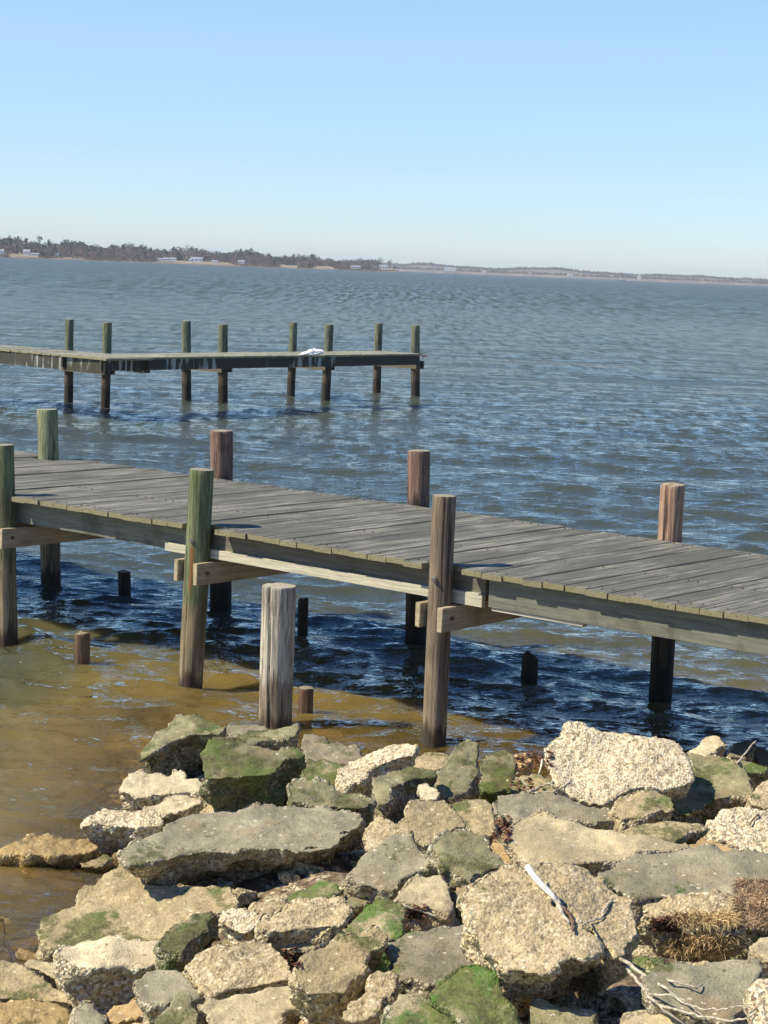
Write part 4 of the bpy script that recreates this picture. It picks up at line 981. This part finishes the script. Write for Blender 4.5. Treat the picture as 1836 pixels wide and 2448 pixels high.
woods = {'e': ([], []), 'b': ([], []), 'g': ([], [])}
def clearing(x):   # open lawns with houses in front of the wood
    return 376 < x < 550 or 668 < x < 712 or 752 < x < 800 or 20 < x < 95
for x in np.arange(-880, 905, 1.7):
    for layer in range(3):
        dd_ = [18, 135, 340][layer] + rw.uniform(0, 80)
        if layer == 0 and (clearing(x) or rw.random() < .10): continue
        P_ = far_pt(x+rw.uniform(-2, 2), Dl(x)+dd_, 0); base_z = [1.6, 3, 5][layer]
        hh = [12, 16, 19][layer]*rw.uniform(.84, 1.06) * (1 if x < 600 else .92 - (x-600)/300*.22) * (.9+.16*math.sin(x*.045)+.08*math.sin(x*.17))
        k = 'e' if rw.random() < [.05, .22, .45][layer]*(1.0 if x < 420 or 500 < x < 700 else .5) else ('b' if rw.random() < .6 else 'g')
        V, Fc = woods[k]
        clump(V, Fc, P_ + Vector((0, 0, base_z + hh*.46)), 3.6, hh*.52, 44, rw, 2.1 if k == 'e' else 1.9, k != 'e')
for x in np.arange(-880, 950, 1.5):            # scrub along the water's edge
    if 20 < x < 95 or 150 < x < 205 or 372 < x < 560 or 668 < x < 712 or 750 < x < 800: continue
    P_ = far_pt(x+rw.uniform(-1, 1), Dl(x)+rw.uniform(0, 14), 0); V, Fc = woods[rw.choice('bbg')]
    clump(V, Fc, P_ + Vector((0, 0, 1.6)), 2.2, rw.uniform(1.2, 2.6), 16, rw, 1.2, True)
for x in np.arange(705, 2250, 3.2):
    for layer in range(2):
        P_ = far_pt(x, Df+[126, 520][layer]+rw.uniform(0, 50), 0); hh = rw.uniform(8, 12); bz = [5, hillh(x)-1][layer]
        if layer == 0 and rw.random() < .3: continue
        k = rw.choice(['e', 'b', 'g', 'g']); V, Fc = woods[k]
        clump(V, Fc, P_ + Vector((0, 0, bz+hh*.42)), 6.5, hh*.5, 22, rw, 3.0, False)
for k, (nm, mt, lb) in {'e': ('evergreen_wood', M_ever, 'dark evergreen trees massed along the far shores'), 'b': ('bare_wood', M_bare, 'reddish leafless winter trees massed along the far shores'), 'g': ('grey_wood', M_bareg, 'greyish leafless trees mixed through the wood on the far shores')}.items():
    tag(link(nm, npmesh(nm, woods[k][0], woods[k][1], False), mt), lb, 'wood', kind='stuff')
def tree(x, hh, kind, label, dd_=12, spread=3.2):
    P_ = far_pt(x, Dl(x)+dd_, 3.0); t_ = empty('pine_tree' if kind == 'e' else 'bare_tree', P_); tag(t_, label, 'tree', 'single trees standing out on the left shore')
    b = MB(); b.tube([(0,0,-1), (0,0,hh*.5), (.3,0,hh*.92)], [.32, .24, .08], 6); r_ = random.Random(int(x))
    for _ in range(9):
        z_ = hh*r_.uniform(.35, .8); a = r_.uniform(0, 6.28); b.tube([(0,0,z_), (math.cos(a)*spread*.75, math.sin(a)*spread*.75, z_+hh*.16)], [.13, .04], 4)
    b.build('trunk', M_trunk, t_)
    V = []; Fc = []
    if kind == 'e':
        for _ in range(7): clump(V, Fc, Vector((r_.uniform(-1.5, 1.5), r_.uniform(-1.5, 1.5), hh*r_.uniform(.5, 1))), spread*.55, hh*.12, 34, r_, .7)
    else:
        for _ in range(10): clump(V, Fc, Vector((r_.uniform(-1, 1)*spread*.6, r_.uniform(-1, 1)*spread*.6, hh*r_.uniform(.45, .92))), spread*.5, hh*.14, 30, r_, .75, True)
    link('crown', npmesh('crown', V, Fc, False), M_ever if kind == 'e' else M_bareg, t_)
tree(24, 19, 'e', 'tall dark pine nearest the left edge of the far shore', 110)
tree(62, 18, 'e', 'tall dark pine above the first white house on the left shore', 110)
tree(93, 20, 'e', 'tallest dark pine of the left shore skyline', 110, 4.2)
tree(116, 18, 'e', 'dark pine just right of the tallest pine of the left shore', 110)
tree(170, 18, 'e', 'dark round topped pine above the left shore wood, right of the white houses', 110)
tree(862, 14.5, 'b', 'bare tree left of the white house near the headland tip', 14, 4)
tree(909, 16.5, 'b', 'larger bare tree at the headland tip beside the last white house', 12, 5)
tree(931, 14.5, 'b', 'last bare tree at the very tip of the headland', 10, 4)
tree(955-12, 5, 'e', 'low dark bush like tree on the end of the point', 5, 1.5)
M_wall = plain('house_white', (.80,.80,.78), .7, .05, .5); M_roofg = plain('house_roof', (.30,.31,.34), .8, .15, .5); M_win = plain('house_window', (.05,.06,.08), .3, .1)
def house(x, wd, hh, label, D=None, zb=4.2, roof=M_roofg, dp=7, dd_=18, nwin=3):
    D = D or Dl(x)+dd_; P_ = far_pt(x, D, zb); h_ = empty('house', P_); tag(h_, label, 'house', 'white houses along the far shores')
    b = MB(); b.box((0, 0, hh*.32), (wd, dp, hh*.68)); b.build('wall', M_wall, h_)
    zt = hh*.66; hw, hd = wd/2+.3, dp/2+.3
    V = [(-hw,-hd,zt),(hw,-hd,zt),(hw,hd,zt),(-hw,hd,zt),(-hw,0,hh),(hw,0,hh)]
    link('roof', npmesh('roof', V, [(0,1,5,4),(3,4,5,2),(0,4,3),(1,2,5),(0,3,2,1)], False), roof, h_)
    for k in range(nwin):
        b = MB(); b.box((wd*((k+.5)/nwin-.5), -dp/2-.03, hh*.36), (wd*.09+.2, .06, hh*.24)); b.build('window', M_win, h_)
for x, wd, hh, lab in [(0, 8, 5.5, 'white house cut by the left edge on the far shore'), (64, 7, 6.5, 'white gabled house below the tall pines on the left shore'), (82, 10, 3.2, 'low pale house right of the gabled white house on the left shore'), (135, 5, 5, 'lone small white house in the wood, right of the pines'),
    (383, 11, 3.4, 'long low white house at the left end of the open lawn'), (398, 7, 4.4, 'middle white building of the three at the left end of the lawn'), (413, 8, 4.6, 'third white building at the left end of the lawn'), (455, 3.5, 4, 'small white shed left of the larger grey roofed house'),
    (470, 14, 6.5, 'largest white house with grey roof in the middle of the lawn'), (514, 8, 3.6, 'low white house at the right end of the lawn'), (577, 8, 5, 'bluish grey house half hidden in trees right of the lawn'), (851, 14, 4.5, 'pale house among bare trees close to the headland tip'), (897, 5, 4.5, 'tiny white shed left of the last house on the headland'), (916, 11, 7, 'last white two storey house at the headland tip')]:
    house(x, wd, hh, lab, zb=2.6, dd_=26)
for x, wd, hh, zb, lab in [(1076, 34, 10, 7, 'large bright white building alone on the distant right shore'), (1157, 12, 6, 5, 'small pale building right of the large white one on the distant shore'), (1363, 16, 8, 5, 'white building at the left end of the sandy bank on the distant shore'), (1528, 7, 15, 5, 'tiny tall pale building near the right on the distant shore')]:
    house(x, wd, hh, lab, D=Df+25, zb=zb, dp=12)
# small boat far out
P_ = far_pt(1487, 4400, 0); bt = empty('boat', P_); tag(bt, 'tiny white and dark motor boat on the distant water at the right', 'boat')
hv = [(-8,-2,.1),(5,-2,.1),(8,0,.3),(5,2,.1),(-8,2,.1),(-8.3,-2.4,1.8),(5.5,-2.4,2.0),(9.5,0,2.6),(5.5,2.4,2.0),(-8.3,2.4,1.8)]
link('hull', npmesh('hull', hv, [(0,1,2,3,4)[::-1],(5,6,7,8,9),(0,1,6,5),(1,2,7,6),(2,3,8,7),(3,4,9,8),(4,0,5,9)], False), plain('hull_green', (.10,.12,.07), .5), bt)
b = MB(); b.box((-2, 0, 3.4), (6, 3, 3)); b.box((-2.5, 0, 5.1), (4.5, 3.4, .4)); b.build('cabin', M_wall, bt)
b = MB(); b.tube([(-2, 0, 5), (-2, 0, 9)], [.15, .08], 5); b.build('mast', M_wall, bt)

# ------------------------------------------------------------------ haze
n = NT('haze_air'); pv = n.n('ShaderNodeVolumePrincipled', Color=(.86,.91,1,1), Density=.85e-4)
n.t.links.new(pv.outputs[0], n.n('ShaderNodeOutputMaterial').inputs['Volume'])
b = MB(); b.box((0, 5500, 30), (30000, 12400, 75)); hz = b.build('haze', n.m); tag(hz, kind='stuff')
print('total', time.time()-t0)
